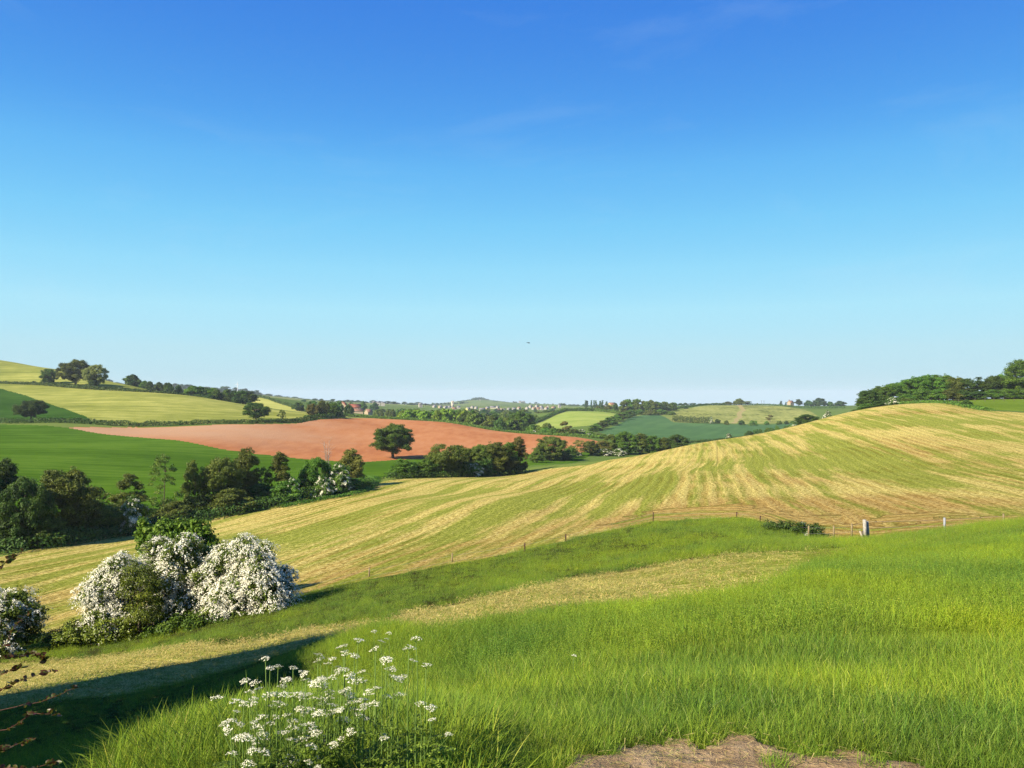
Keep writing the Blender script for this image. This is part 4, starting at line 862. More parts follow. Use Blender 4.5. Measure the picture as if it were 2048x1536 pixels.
hero('bramble_patch','low dark bramble patch beside the leaning posts of the fence line',1583,51,[('foliage','dark',1550,1054,24,14,0,.05,60,.0),('foliage','dark',1585,1060,32,17,0,.05,60,.015),('foliage','dark',1620,1061,28,15,0,.05,60,.02)],71,dens_b=1.2)
# small posts of the hilltop fence by the wood
hf=link('hilltop_fence',None,loc=tuple(P(1870,256))); tag(hf,'row of small posts along the front of the hill wood','fence'); hb=np.array(hf.location)
pp=[]
for px,d in ((1822,258),(1842,257),(1862,255),(1880,254),(1897,252),(1908,248),(1917,243),(1930,268),(1950,268),(1970,268),(1988,268),(2008,268),(2028,268)):
    b=P(px,d)-hb; mb=MB(); mb.tube([b-[0,0,.3],b+[0,0,1.25]],[.065,.06],6); link('post',mb.build('post',[BARK]),hf); pp.append(b+[0,0,1.2])
mb=MB(); mb.tube(pp,.012,4,False); mb.tube([q-[0,0,.5] for q in pp],.012,4,False); link('wire',mb.build('wire',[RUST]),hf)
# ------------------------------------------------------------------ grass blades
def blade_clump(seed, n, hgt, spread, wd, bend, seeds=0, seg=4, lie=0.):
    rg=np.random.default_rng(seed); V=[];Q=[];c=[];k0=0
    for i in range(n):
        a=rg.random()*6.283; r=spread*math.sqrt(rg.random()); base=np.array([math.cos(a)*r,math.sin(a)*r,-.03])
        h=hgt*rg.uniform(.45,1.1); ph=rg.random()*6.283; out=np.array([math.cos(ph),math.sin(ph),0]); b=bend*rg.uniform(.3,1.3); t0=lie*rg.random()
        sd=np.array([-out[1],out[0],0]); w=wd*rg.uniform(.6,1.3)
        t=np.linspace(0,1,seg+1); th=t0+b*t**1.3                         # the blade curls over
        dx=np.sin(th); dz=np.cos(th); px=np.r_[0,np.cumsum((dx[1:]+dx[:-1])/2/seg)]*h; pz=np.r_[0,np.cumsum((dz[1:]+dz[:-1])/2/seg)]*h
        wt=w*np.array([.75,1,.9,.62,.06])[:seg+1] if seg==4 else w*np.linspace(1,.06,seg+1)
        tw=rg.uniform(-.5,.5)
        p=base+px[:,None]*out+np.c_[0*pz,0*pz,pz]; s2=sd+out*tw*0.4
        V.append(np.stack([p-s2*wt[:,None]/2,p+s2*wt[:,None]/2],1).reshape(-1,3))
        j=np.arange(seg)*2; Q.append(np.stack([j,j+1,j+3,j+2],1)+k0); k0+=2*(seg+1); c+= [np.clip(rg.normal(.5,.25),0,1)]*seg
    for i in range(seeds):                                           # flowering stalks with a loose panicle
        a=rg.random()*6.283; r=spread*math.sqrt(rg.random()); p0=np.array([math.cos(a)*r,math.sin(a)*r,0]); h=hgt*rg.uniform(.95,1.45); ln=rg.normal(0,.1,2)
        z=np.linspace(0,1,4)[:,None]; p=p0+np.c_[ln[0]*z**2,ln[1]*z**2,z*h]; s2=np.array([.0016,.0006,0])*max(1,wd/.006)
        V.append(np.stack([p-s2,p+s2],1).reshape(-1,3)); j=np.arange(3)*2; Q.append(np.stack([j,j+1,j+3,j+2],1)+k0); k0+=8; c+=[.5]*3
        m=9; tt=rg.uniform(.74,1.02,m); pc=np.stack([np.interp(tt,z[:,0],p[:,q]) for q in range(3)],1)+rg.normal(0,.018,(m,3))*(1.1-tt)[:,None]*6
        v,q=diamonds(rg,pc,unit(rg,m),.0062*max(1,wd/.0055),.5); V.append(v);Q.append(q+k0);k0+=len(v);c+=list(rg.uniform(.35,.95,m))
    return mesh('blades',np.vstack(V),np.vstack(Q),mats=[GRASS],fattr=dict(c=c))
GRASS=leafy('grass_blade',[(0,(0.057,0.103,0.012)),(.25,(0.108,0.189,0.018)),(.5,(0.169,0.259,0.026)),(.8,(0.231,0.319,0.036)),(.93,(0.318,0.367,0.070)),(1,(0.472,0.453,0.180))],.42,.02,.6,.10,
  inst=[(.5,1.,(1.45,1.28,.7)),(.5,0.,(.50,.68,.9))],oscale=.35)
def scatter(name, label, x, y, clump_meshes, tint, size, seed):
    """Grass: a point per tuft, tufts set on the points by geometry nodes."""
    rg=np.random.default_rng(seed); n=len(x); z=H(x,y)
    me=bpy.data.meshes.new(name); me.vertices.add(n); me.vertices.foreach_set('co',np.stack([x,y,z],1).astype(np.float32).ravel())
    def at(k,ty,a,fld='value'): q=me.attributes.new(k,ty,'POINT'); q.data.foreach_set(fld,a)
    at('tint','FLOAT',tint.astype(np.float32)); at('size','FLOAT',(size*rg.uniform(.75,1.25,n)).astype(np.float32)); at('pick','INT',rg.integers(0,len(clump_meshes),n).astype(np.int32))
    rot=np.stack([rg.normal(0,.10,n),rg.normal(0,.10,n),rg.random(n)*6.283],1).astype(np.float32); at('turn','FLOAT_VECTOR',rot.ravel(),'vector')
    o=link(name,me); o['kind']='stuff'; o['label']=label
    col=bpy.data.collections.new(name+'_tufts')
    for i,cm in enumerate(clump_meshes):
        col.objects.link(bpy.data.objects.new(f'{name}_tuft',cm))
    g=bpy.data.node_groups.new(name,'GeometryNodeTree'); g.interface.new_socket('Geometry',in_out='INPUT',socket_type='NodeSocketGeometry'); g.interface.new_socket('Geometry',in_out='OUTPUT',socket_type='NodeSocketGeometry')
    N=g.nodes; L=g.links; gi=N.new('NodeGroupInput'); go=N.new('NodeGroupOutput'); ip=N.new('GeometryNodeInstanceOnPoints'); ci=N.new('GeometryNodeCollectionInfo')
    ci.inputs['Collection'].default_value=col; ci.inputs['Separate Children'].default_value=True; ci.inputs['Reset Children'].default_value=True
    def na(k,ty):
        q=N.new('GeometryNodeInputNamedAttribute'); q.data_type=ty; q.inputs['Name'].default_value=k; return next(s for s in q.outputs if s.enabled and s.name=='Attribute')
    er=N.new('FunctionNodeEulerToRotation'); L.new(na('turn','FLOAT_VECTOR'),er.inputs[0])
    L.new(gi.outputs[0],ip.inputs['Points']); L.new(ci.outputs[0],ip.inputs['Instance']); ip.inputs['Pick Instance'].default_value=True
    L.new(na('pick','INT'),ip.inputs['Instance Index']); L.new(er.outputs[0],ip.inputs['Rotation']); L.new(na('size','FLOAT'),ip.inputs['Scale']); L.new(ip.outputs[0],go.inputs[0])
    md=o.modifiers.new('tufts','NODES'); md.node_group=g
    return o
def inreg(x,y,ks):
    th=np.arctan2(x,y); lr=np.log(np.hypot(x,y)); i=np.clip(np.searchsorted(TH,th),0,nT-1); j=np.clip(((lr-LR[0])/.0078+.5).astype(int),0,nR-1)
    return np.isin(REG[i,j],ks)
def field_pts(rg, n, d0, d1, pxa=-330, pxb=2750, pw=0.):
    """n points spread over ground area between two distances, thinned with distance by pw."""
    u_=rg.random(n); e=2-pw; d=(d0**e+(d1**e-d0**e)*u_)**(1/e); px=rg.uniform(pxa,pxb,n); return (px-CX)/F*d,d,px
NEAR=[blade_clump(100+i,76,.28,.13,.0044,1.2,seeds=0,lie=1.) for i in range(5)]
MID=[blade_clump(120+i,110,.20,.21,.0044,1.2,seeds=7,seg=3,lie=1.1) for i in range(5)]
FARG=[blade_clump(140+i,120,.23,.40,.0066,1.1,seeds=9,seg=3,lie=1.) for i in range(4)]
SHORT=[blade_clump(160+i,26,.13,.10,.0045,1.3,lie=1.) for i in range(4)]
rg=np.random.default_rng(77)
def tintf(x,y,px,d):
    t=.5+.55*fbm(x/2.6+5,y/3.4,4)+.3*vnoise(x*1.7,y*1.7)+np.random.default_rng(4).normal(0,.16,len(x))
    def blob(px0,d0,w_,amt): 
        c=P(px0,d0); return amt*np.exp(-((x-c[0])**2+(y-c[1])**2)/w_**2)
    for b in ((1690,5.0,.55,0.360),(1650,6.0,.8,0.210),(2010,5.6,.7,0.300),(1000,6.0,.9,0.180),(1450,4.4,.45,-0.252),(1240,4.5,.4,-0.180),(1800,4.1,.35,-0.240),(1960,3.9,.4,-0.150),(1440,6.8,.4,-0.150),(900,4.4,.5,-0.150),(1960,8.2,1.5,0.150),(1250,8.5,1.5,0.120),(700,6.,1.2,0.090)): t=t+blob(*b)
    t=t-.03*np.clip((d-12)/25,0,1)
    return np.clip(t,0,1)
def g_layer(name,label,n,d0,d1,ms,size,ks,pw=0.,pxa=-330,pxb=2750,dirt_clear=True,sel=None,seed=1,tadd=0.):
    x,y,px=field_pts(rg,n,d0,d1,pxa,pxb,pw); m=inreg(x,y,ks)
    if sel is not None: m&=sel(x,y,px)
    x,y,px=x[m],y[m],px[m]
    s=np.full(len(x),size)*(1+.4*fbm(x/1.3,y/1.3,3))
    near=np.clip((np.hypot(x,y)-3.7)/2.0,.0,1); s=s*np.where(px<950,.8,.40+.60*near)
    return scatter(name,label,x,y,ms,np.clip(tintf(x,y,px,y)+tadd,0,1),s.clip(.3,1.35),seed)
SIDE=lambda x,y,px: ~((px<760)&(np.log(y)>cval(cs_fg,px)))           # the plateau, not the shaded slope below it
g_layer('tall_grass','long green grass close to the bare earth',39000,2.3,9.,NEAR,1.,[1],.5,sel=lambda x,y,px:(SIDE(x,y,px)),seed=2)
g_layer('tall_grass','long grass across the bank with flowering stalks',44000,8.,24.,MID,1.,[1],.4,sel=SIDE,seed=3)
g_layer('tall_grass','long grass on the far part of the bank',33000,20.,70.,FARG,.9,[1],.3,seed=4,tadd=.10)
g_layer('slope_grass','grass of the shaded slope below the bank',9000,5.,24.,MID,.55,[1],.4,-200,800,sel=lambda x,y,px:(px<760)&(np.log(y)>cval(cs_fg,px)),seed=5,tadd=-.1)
g_layer('short_grass','short trodden grass at the edge of the bare earth',9000,2.6,5.5,SHORT,1.,[1],.5,500,2150,seed=6)
_x,_y,_p=field_pts(rg,2600,2.8,4.9,1040,1850); _m=inreg(_x,_y,[4])&(fbm(_x*2.2+3,_y*2.2,3)+(_y-3.6)*.25>.30); scatter('earth_tufts','thin grass tufts growing in the bare earth',_x[_m],_y[_m],SHORT,np.full(_m.sum(),.55),np.full(_m.sum(),.55),7)
# stubble of the mown strip
STRAW=leafy('cut_straw',[(0,(.19,.16,.03)),(.35,(.38,.30,.075)),(.74,(.58,.47,.17)),(.8,(.17,.22,.025)),(1,(.12,.19,.015))],.2,.0,.7,.1)
def straw(seed,n,spread,l,w_,up=.35):
    rg_=np.random.default_rng(seed); p=np.c_[rg_.uniform(-spread,spread,(n,2)),np.abs(rg_.normal(.03,.03,n))*min(1,up*3)]; a=rg_.random(n)*6.28; d=np.stack([np.cos(a),np.sin(a),rg_.normal(up*.4,up,n)],1)*l*rg_.uniform(.5,1.2,n)[:,None]; s=np.stack([-np.sin(a),np.cos(a),0*a],1)*w_
    v=np.stack([p-s,p+s,p+d+s*.5,p+d-s*.5],1).reshape(-1,3); return mesh('straw',v,np.arange(4*n).reshape(n,4),mats=[STRAW],fattr=dict(c=rg_.random(n)))
_x,_y,_p=field_pts(rg,9500,14,46,-200,1750,.3); _m=inreg(_x,_y,[2])&(rg.random(len(_x))<np.clip((1660-_p)/420,0,1)*1.+.05*(fbm(_x/2,_y/2,2)>0)); scatter('cut_hay','loose cut hay lying on the mown strip',_x[_m],_y[_m],[straw(i,90,.40,.09,.006,.22) for i in range(4)],np.full(_m.sum(),.5),np.ones(_m.sum()),8)

# litter on the bare earth
_x,_y,_p=field_pts(rg,900,2.7,5.2,960,2000); _m=inreg(_x,_y,[4])|((fbm(_x*2,_y*2,3)>.1)&(_y<4.4)&inreg(_x,_y,[1])); scatter('dry_litter','dry grass stalks and crumbs lying on the bare earth',_x[_m],_y[_m],[straw(20+i,7,.12,.05,.0012,.04) for i in range(4)],np.full(_m.sum(),.5),np.ones(_m.sum()),9)
g_layer('strip_grass','thin green grass growing back on the mown strip',7000,12.,48.,MID,.5,[2],.3,-200,1750,seed=12,tadd=.2)
# ------------------------------------------------------------------ cow parsley in the long grass
UMB=leafy('parsley_flower',[(0,(.44,.43,.27)),(.5,(.70,.67,.50)),(1,(.82,.79,.64))],.2,0,.7,.1,oscale=0.)
STEM=plain('parsley_stem',(.10,.16,.03),.7,.2,20.); PLEAF=leafy('parsley_leaf',[(0,(.08,.13,.012)),(1,(.17,.24,.03))],.3)
def umbel(seed):
    """Compound umbel: rays carrying small domes of white florets."""
    rg=np.random.default_rng(seed); mb=MB(); V=[];Q=[];n0=0; Rr=.050*rg.uniform(.85,1.15); n=int(rg.integers(10,14))
    for i in range(n):
        a=i*2.4+rg.normal(0,.2); r=Rr*math.sqrt((i+.5)/n); e=np.array([r*math.cos(a),r*math.sin(a),.045-.25*r+rg.normal(0,.004)]); mb.tube([[0,0,0],e*[.6,.6,.55],e],[.0011,.0009,.0007],4,False)
        m=9; f=unit(rg,m); f[:,2]=np.abs(f[:,2])*.6; rr=.0145*rg.uniform(.8,1.2); v,q=diamonds(rg,e+f*rr,f*.5+[0,0,.9],.0055*rg.uniform(.7,1.2,m),.9); V.append(v);Q.append(q+n0);n0+=len(v)
    return mb.build('rays',[STEM]), mesh('florets',np.vstack(V),np.vstack(Q),mats=[UMB],fattr=dict(c=rg.random(n*9)))
UB=[umbel(200+i) for i in range(5)]
def pleaf(seed):
    rg=np.random.default_rng(seed); V=[];Q=[];n0=0
    for k in range(9):
        for sd in (-1,1):
            p=np.array([.03+k*.022,sd*(.012+.02*(1-k/9)),.05+.05*math.sin(k*.3)]); pp=p+rg.normal(0,.006,(5,3)); v,q=diamonds(rg,pp,np.tile([0,0,1.],(5,1))+rg.normal(0,.4,(5,3)),.014); V.append(v);Q.append(q+n0);n0+=len(v)
    return mesh('parsley_leaf',np.vstack(V),np.vstack(Q),mats=[PLEAF],fattr=dict(c=rg.random(n0//4)))
PLF=[pleaf(i) for i in range(3)]
def parsley_proto(seed, nh):
    """Stem with forks; the tallest umbel at height 1."""
    rg=np.random.default_rng(seed); root=bpy.data.objects.new('cow_parsley',None); kids=[]
    mb=MB(); mb.tube([[0,0,-.05],[.01,.0,.4],[0,.01,.75],[0,0,.955]],[.0045,.004,.003,.0022],5)
    hd=[(0,0,1.)]
    for k in range(nh-1):
        a=k*2.4+rg.random(); r=rg.uniform(.08,.20); z=rg.uniform(.72,.97); hd.append((r*math.cos(a),r*math.sin(a),z)); z0=rg.uniform(.4,.62)
        mb.tube([[0,0,z0],[r*.5*math.cos(a),r*.5*math.sin(a),z0+.12],[r*math.cos(a),r*math.sin(a),z-.045]],[.0028,.0024,.0018],4,False)
    kids.append(('stem',mb.build('stem',[STEM]),(0,0,0),0,1))
    for (x,y,z) in hd:
        ry,fl=UB[int(rg.integers(5))]; kids.append(('flower_head',fl,(x,y,z-.045),rg.random()*6.28,rg.uniform(.42,.70),ry))
    for k in range(4): kids.append(('leaf',PLF[k%3],(0,0,.12+.11*k),rg.random()*6.28,rg.uniform(.45,.8)))
    return kids
PP=[parsley_proto(300+i,n) for i,n in enumerate((2,3,2,2,3,2))]
r_=random.Random(5)
HEADS=[(531,1308,'topmost white umbel on the left, standing clear above its neighbours',3),(540,1326,0,1),(556,1324,0,0),(512,1360,0,2),(500,1377,0,0),(586,1326,0,1),(605,1335,0,4),(575,1352,0,2),(563,1366,0,0),(612,1338,0,1),(612,1356,0,2),(636,1302,0,0),(641,1312,0,2),(654,1318,0,4),(665,1308,0,1),(686,1287,0,5),(690,1298,0,0),(716,1272,0,5),(709,1302,0,1),(748,1258,'white umbel at the far upper right of the patch',3),(762,1272,0,1),(778,1262,0,0),(752,1288,0,4),(832,1268,'separate white umbel right of the patch, upper one of a pair',3),(818,1287,'separate white umbel right of the patch, lower one of a pair',3),(852,1324,'lone white umbel far right in the bright grass',3),(785,1333,0,3),(797,1352,0,0),(773,1310,0,0),(690,1332,0,2),(675,1340,0,4),(725,1335,0,1),(700,1345,0,2),(645,1348,0,1),(470,1400,0,2),(488,1402,0,0),(505,1400,0,3),(590,1385,0,2),(602,1380,0,1),(625,1390,0,4),(640,1393,0,2),(660,1378,0,0),(682,1378,0,1),(660,1392,0,3),(720,1396,0,1),(738,1380,0,2),(750,1402,0,0),(700,1400,0,4),(460,1440,0,2),(478,1442,0,1),(524,1430,0,0),(540,1445,0,2),(552,1428,0,4),(575,1425,0,1),(582,1438,0,0),(515,1450,0,3),(600,1410,0,1),(630,1425,0,0),(672,1420,0,2),(715,1424,0,1),(725,1436,0,0),(840,1404,'small white umbels alone on the right edge of the patch',3),(858,1412,0,5),(492,1468,0,1),(523,1466,0,2),(585,1452,0,0),(632,1458,0,1),(600,1478,0,3),(638,1470,0,0),(1148,1310,'tiny umbel alone among the grass well right of the patch',3),(590,1520,0,1),(585,1512,0,2)]
def pd(px,py,h):
    d=np.arange(3.1,max(4.6,min(24,float(np.exp(cval(cs_fg,px)))*1.03)),.05); z=H((px-CX)/F*d,d); t=(HZ-z/d*F-py)/F*d; k=len(d)-1-np.argmax((t>=h)[::-1]); 
    return (float(d[k]),float(t[k])) if t[k]>=h else (float(d[np.argmax(t)]),float(t.max()))
def ordn(k):
    t_=('','','','','','fifty','sixty','seventy')[k//10]
    return ORD[k-1] if k<50 else (t_.replace('ty','tieth') if k%10==0 else t_+'-'+ORD[k%10-1])
hs_=sorted(HEADS,key=lambda q:q[0]); cnt=0
for (px,py,lb,k) in hs_:
    d,h=pd(px,py,.36 if px>1100 else r_.uniform(.85,1.02) if py<1345 else r_.uniform(.62,.8) if py<1400 else r_.uniform(.45,.6)); b=P(px,d); s=h
    root=bpy.data.objects.new('cow_parsley',None); C.objects.link(root); root.location=tuple(b); root.rotation_euler=(0,0,r_.random()*6.28); hq=r_.uniform(.75,1.)*min(1,.55+d/14); root.scale=(hq,hq,s); root.empty_display_size=.1
    cnt+=1
    where='far edge of the patch' if d>9 else ('middle of the patch' if d>6.3 else 'near front of the patch')
    tag(root, ('cow parsley, '+lb) if lb else f'cow parsley at the {where}, {ordn(cnt)} flower head from the left','wildflower','cow parsley in the long grass')
    for kd in PP[k]:
        o=bpy.data.objects.new(kd[0],kd[1]); C.objects.link(o); o.parent=root; o.location=kd[2]; o.rotation_euler=(r_.gauss(0,.22)*(kd[0]=='flower_head'),r_.gauss(0,.22)*(kd[0]=='flower_head'),kd[3]); q=kd[4]; o.scale=(q,q,q*hq/s if kd[0]=='flower_head' else q)
        if len(kd)>5: ry=bpy.data.objects.new('rays',kd[5]); C.objects.link(ry); ry.parent=o
# ------------------------------------------------------------------ shoots of the shrub beside the viewer
REDL=leafy('young_leaf',[(0,(.05,.014,.007)),(.3,(.075,.030,.010)),(.6,(.055,.055,.010)),(1,(.075,.11,.012))],.35,0.,.4,.3,oscale=.0)
TWIG=plain('red_twig',(.075,.030,.020),.6,.3,30.)
sh=link('blackthorn_shrub',None,loc=tuple(P(-230,2.6))); tag(sh,'thorny shrub with reddish shoots reaching in from the left edge','shrub'); sb=np.array(sh.location)
def at3(px,py,d): return np.array([(px-CX)/F*d,d,-(py-HZ)/F*d])-sb
rg=np.random.default_rng(9); foot=np.array([0,0,-.1])
for pts,nl,w_ in (([(-170,1340,2.5),(-60,1220,2.45),(0,1140,2.4),(46,1100,2.38)],9,.0040),([(-170,1380,2.5),(-60,1340,2.4),(10,1318,2.35),(62,1312,2.33),(94,1322,2.32)],15,.003),([(-170,1420,2.5),(-50,1390,2.4),(30,1372,2.33),(106,1342,2.3)],12,.003),([(-170,1300,2.5),(-40,1330,2.42),(10,1290,2.4),(54,1228,2.38)],6,.0026),([(-170,1500,2.5),(0,1460,2.4),(90,1420,2.3),(122,1430,2.28)],6,.0024),([(-100,1440,2.5),(40,1412,2.4),(120,1390,2.3),(152,1374,2.3)],4,.0022),([(-170,1400,2.5),(-60,1300,2.4),(-5,1352,2.35),(40,1335,2.33)],9,.0026),([(-150,1540,2.4),(-20,1500,2.2),(60,1480,2.1)],10,.003),([(-150,1560,2.3),(-10,1540,2.1),(110,1530,2.05)],10,.003)):
    w3=np.array([at3(*p) for p in pts]); full=np.vstack([foot+rg.normal(0,.05,3)*[1,1,0],w3])
    t=np.linspace(0,len(full)-1,22); cv=np.stack([np.interp(t,np.arange(len(full)),full[:,k]) for k in range(3)],1)
    cv[4:-1]+=rg.normal(0,.009,(17,3))
    for _ in range(1): cv[1:-1]=.25*cv[:-2]+.5*cv[1:-1]+.25*cv[2:]
    mb=MB(); mb.tube(cv,np.linspace(w_*.7,w_*.2,22),5); link('branch',mb.build('branch',[TWIG],True),sh)
    V=[];Q=[];n0=0
    for i in range(nl*4):
        u=rg.uniform(.52,1.0) if i>1 else 1.0; p=np.array([np.interp(u*21,np.arange(22),cv[:,k]) for k in range(3)]); a=unit(rg,1)[0]; a[2]=abs(a[2])*.5; L=rg.uniform(.012,.026); b_=np.cross(a,unit(rg,1)[0]); b_/=np.linalg.norm(b_); up=np.cross(a,b_)
        prof=[(0,0),(.25,.24),(.55,.30),(.8,.17),(1,0)]
        l=[p+a*L*x+b_*L*y+up*L*(.22*y) for x,y in prof[1:4]]; r2=[p+a*L*x-b_*L*y+up*L*(.22*y) for x,y in prof[1:4]]; m=[p+a*L*x-up*L*.08*(x>0) for x,_ in prof]
        v=[m[0]]+l+[m[4]]+r2+m[1:4]; V.append(np.array(v)); k=n0
        # 0 base,1-3 left,4 tip,5-7 right,8-10 midrib
        Q+= [(k,k+8,k+1,k+1),(k+1,k+8,k+9,k+2),(k+2,k+9,k+10,k+3),(k+3,k+10,k+4,k+4),(k,k+5,k+8,k+8),(k+5,k+6,k+9,k+8),(k+6,k+7,k+10,k+9),(k+7,k+4,k+10,k+10)]; n0+=11
    qd=[q for q in Q if len(set(q))==4]; td=[tuple(dict.fromkeys(q)) for q in Q if len(set(q))==3]
    link('leaves',mesh('leaves',np.vstack(V),qd,td,[REDL],fattr=dict(c=rg.random(len(qd)+len(td)))),sh)
# ------------------------------------------------------------------ unseen hedge added beside the viewer, top shaped to cast the slope's shadow
TS=np.array([SUN_DIR[0]*math.cos(SUN_EL),SUN_DIR[1]*math.cos(SUN_EL),math.sin(SUN_EL)])
rows=[]
for px,py in ((0,1392),(130,1370),(250,1347),(450,1312),(620,1277),(735,1260)):
    d=hit(px,py); p=P(px,d); s=(p[0]+.8*p[1]+2.2)/(-TS[0]-.8*TS[1]); q=p+TS*s; rows.append((q[0],q[1],q[2]))
rows.sort(key=lambda q:q[1]); 
lo=[]
for px,d in ((560,10.0),(420,7.6),(300,5.4)):
    p=P(px,d,.3); s=(p[0]+.8*p[1]+2.2)/(-TS[0]-.8*TS[1]); q=p+TS*s; lo.append((q[0],q[1],q[2]-.1))
lo.sort(key=lambda q:q[1])
lo=[q for q in lo if q[1]<rows[0][1]-1.]
prof=[(lo[0][0]+1.,lo[0][1]-2.2,lo[0][2]-.3)]+lo+[(rows[0][0]+.35,rows[0][1]-.45,lo[-1][2]+.8)]+rows+[(rows[-1][0]-.9,rows[-1][1]+1.2,-9.)]
prof=np.array(prof); rg=np.random.default_rng(15); V=[];Q=[];n0=0;Cc=[]
seg=np.r_[0,np.cumsum(np.hypot(*np.diff(prof[:,:2],axis=0).T))]; n=52000; t=rg.random(n)*seg[-1]; x=np.interp(t,seg,prof[:,0]); y=np.interp(t,seg,prof[:,1]); zt=np.interp(t,seg,prof[:,2]); g0=H(x,y); zt=np.maximum(zt,g0+.4)
u=rg.random(n); zz=g0+(zt-g0)*u**.8; nx=np.array([.78,.62]); off=rg.normal(0,.55,n)*np.clip((zt-zz)/1.2,.12,1); x=x+nx[0]*off; y=y+nx[1]*off; zz=np.minimum(zz,zt+.05*rg.normal(0,1,n))
p=np.stack([x,y,zz],1); nr=unit(rg,n)+np.array([-.6,0,.3]); hb=np.array([prof[3][0],prof[3][1],float(H(prof[3][0],prof[3][1]))])
v,q=diamonds(rg,p-hb,nr,.15*rg.uniform(.7,1.3,n)); hd=link('tall_hedge',mesh('tall_hedge',v,q,mats=[G_['dark']],fattr=dict(c=rg.random(n))),loc=tuple(hb)); tag(hd,'unseen hedge added on the left, shaped to shade the slope','hedge')
# ------------------------------------------------------------------ farmhouse, village, turbine, bird, haze
WW=plain('white_render',(.29,.27,.235),.9,.08,1.); CREAM=plain('cream_render',(.31,.245,.165),.9,.08,1.); YEL=plain('yellow_render',(.42,.37,.14),.9,.08,1.); STONE=plain('pale_stone',(.40,.36,.29),.9,.2,1.)
TILE=plain('red_tile',(.26,.085,.05),.85,.2,1.); SLATE=plain('grey_slate',(.16,.155,.155),.8,.2,1.); BRN=plain('brown_tile',(.20,.11,.075),.85,.2,1.); GLS=plain('window_glass',(.03,.035,.04),.2,.1)
def house(px,d,L,Wd,hw,hr,wall,roof,label,yaw=0.,name='house',chim=1,win=0,cat='house',group=None,dz=0.,door=False):
    """Gabled house, long side along its own x."""
    b=P(px,d); root=link(name,None,loc=(b[0],b[1],b[2]+dz)); root.rotation_euler=(0,0,yaw); tag(root,label,cat,group); root.empty_display_size=1
    x=L/2;y=Wd/2; mb=MB(); v=[(-x,-y,-3),(x,-y,-3),(x,y,-3),(-x,y,-3),(-x,-y,hw),(x,-y,hw),(x,y,hw),(-x,y,hw),(-x,0,hw+hr),(x,0,hw+hr)]
    mb.add(v,[(0,1,5,4),(2,3,7,6)]); mb.add([v[i] for i in (1,2,6,9,5)],[(0,1,2,4)],[(4,2,3)]); mb.add([v[i] for i in (3,0,4,8,7)],[(0,1,2,4)],[(4,2,3)])
    link('wall',mb.build('wall',[wall]),root)
    mb=MB(); e=.35; k=hr/y
    for s in (-1,1):
        a=[(-x-e,s*(y+e),hw-e*k),(x+e,s*(y+e),hw-e*k),(x+e,0,hw+hr),(-x-e,0,hw+hr)]; a2=[(p,q,r+.22) for p,q,r in a]; mb.add(a+a2,[(0,1,2,3),(7,6,5,4),(0,4,5,1),(1,5,6,2),(3,2,6,7),(0,3,7,4)])
    rf=link('roof',mb.build('roof',[roof]),root)
    for i in range(chim):
        mb=MB(); cx_=(-x+.7) if i==0 else x-.7; mb.box((cx_-.45,-.35,hw+hr-.5),(cx_+.45,.35,hw+hr+1.2)); mb.box((cx_-.5,-.4,hw+hr+1.2),(cx_+.5,.4,hw+hr+1.35)); link('chimney',mb.build('chimney',[BRN]),rf)
    for i in range(win):
        wx=-x+(i+.5)*L/win
        for z in ((1.0,3.4) if hw>4.2 else (1.0,)):
            mb=MB(); mb.box((wx-.5,-y-.06,z),(wx+.5,-y+.05,z+1.2)); link('window',mb.build('window',[GLS]),root)
    return root
house(709,780,11.5,7,5.2,3.0,CREAM,TILE,'cream farmhouse with long red tiled roof behind the red field',.12,'farmhouse',1,4)
house(686,775,5,7.5,5.6,3.4,CREAM,TILE,'cream gabled end of the farm left of the red roofed farmhouse',1.45,'gabled_house',1,1)
house(715,765,11,5,2.4,2.2,CREAM,BRN,'low brown roofed farm building in front of the farmhouse',.1,'farm_building',0,0,'barn')
house(737,765,6.5,5,2.6,2.6,CREAM,BRN,'small brown roofed barn right of the farmhouse',1.0,'barn',0,0,'barn')
g='bungalows beyond the farmhouse'
for px,l in ((749,'left'),(757,'middle'),(766,'right')): house(px,1350,6.5,6,2.6,1.6,WW,SLATE,f'white bungalow beyond the farmhouse, {l} one of three in a row',.1,'bungalow',0,0,group=g,dz=5.5)
house(841,1400,6,6,3,2,WW,SLATE,'white cottage standing alone left of the church',.4,'cottage',0,0,dz=5)
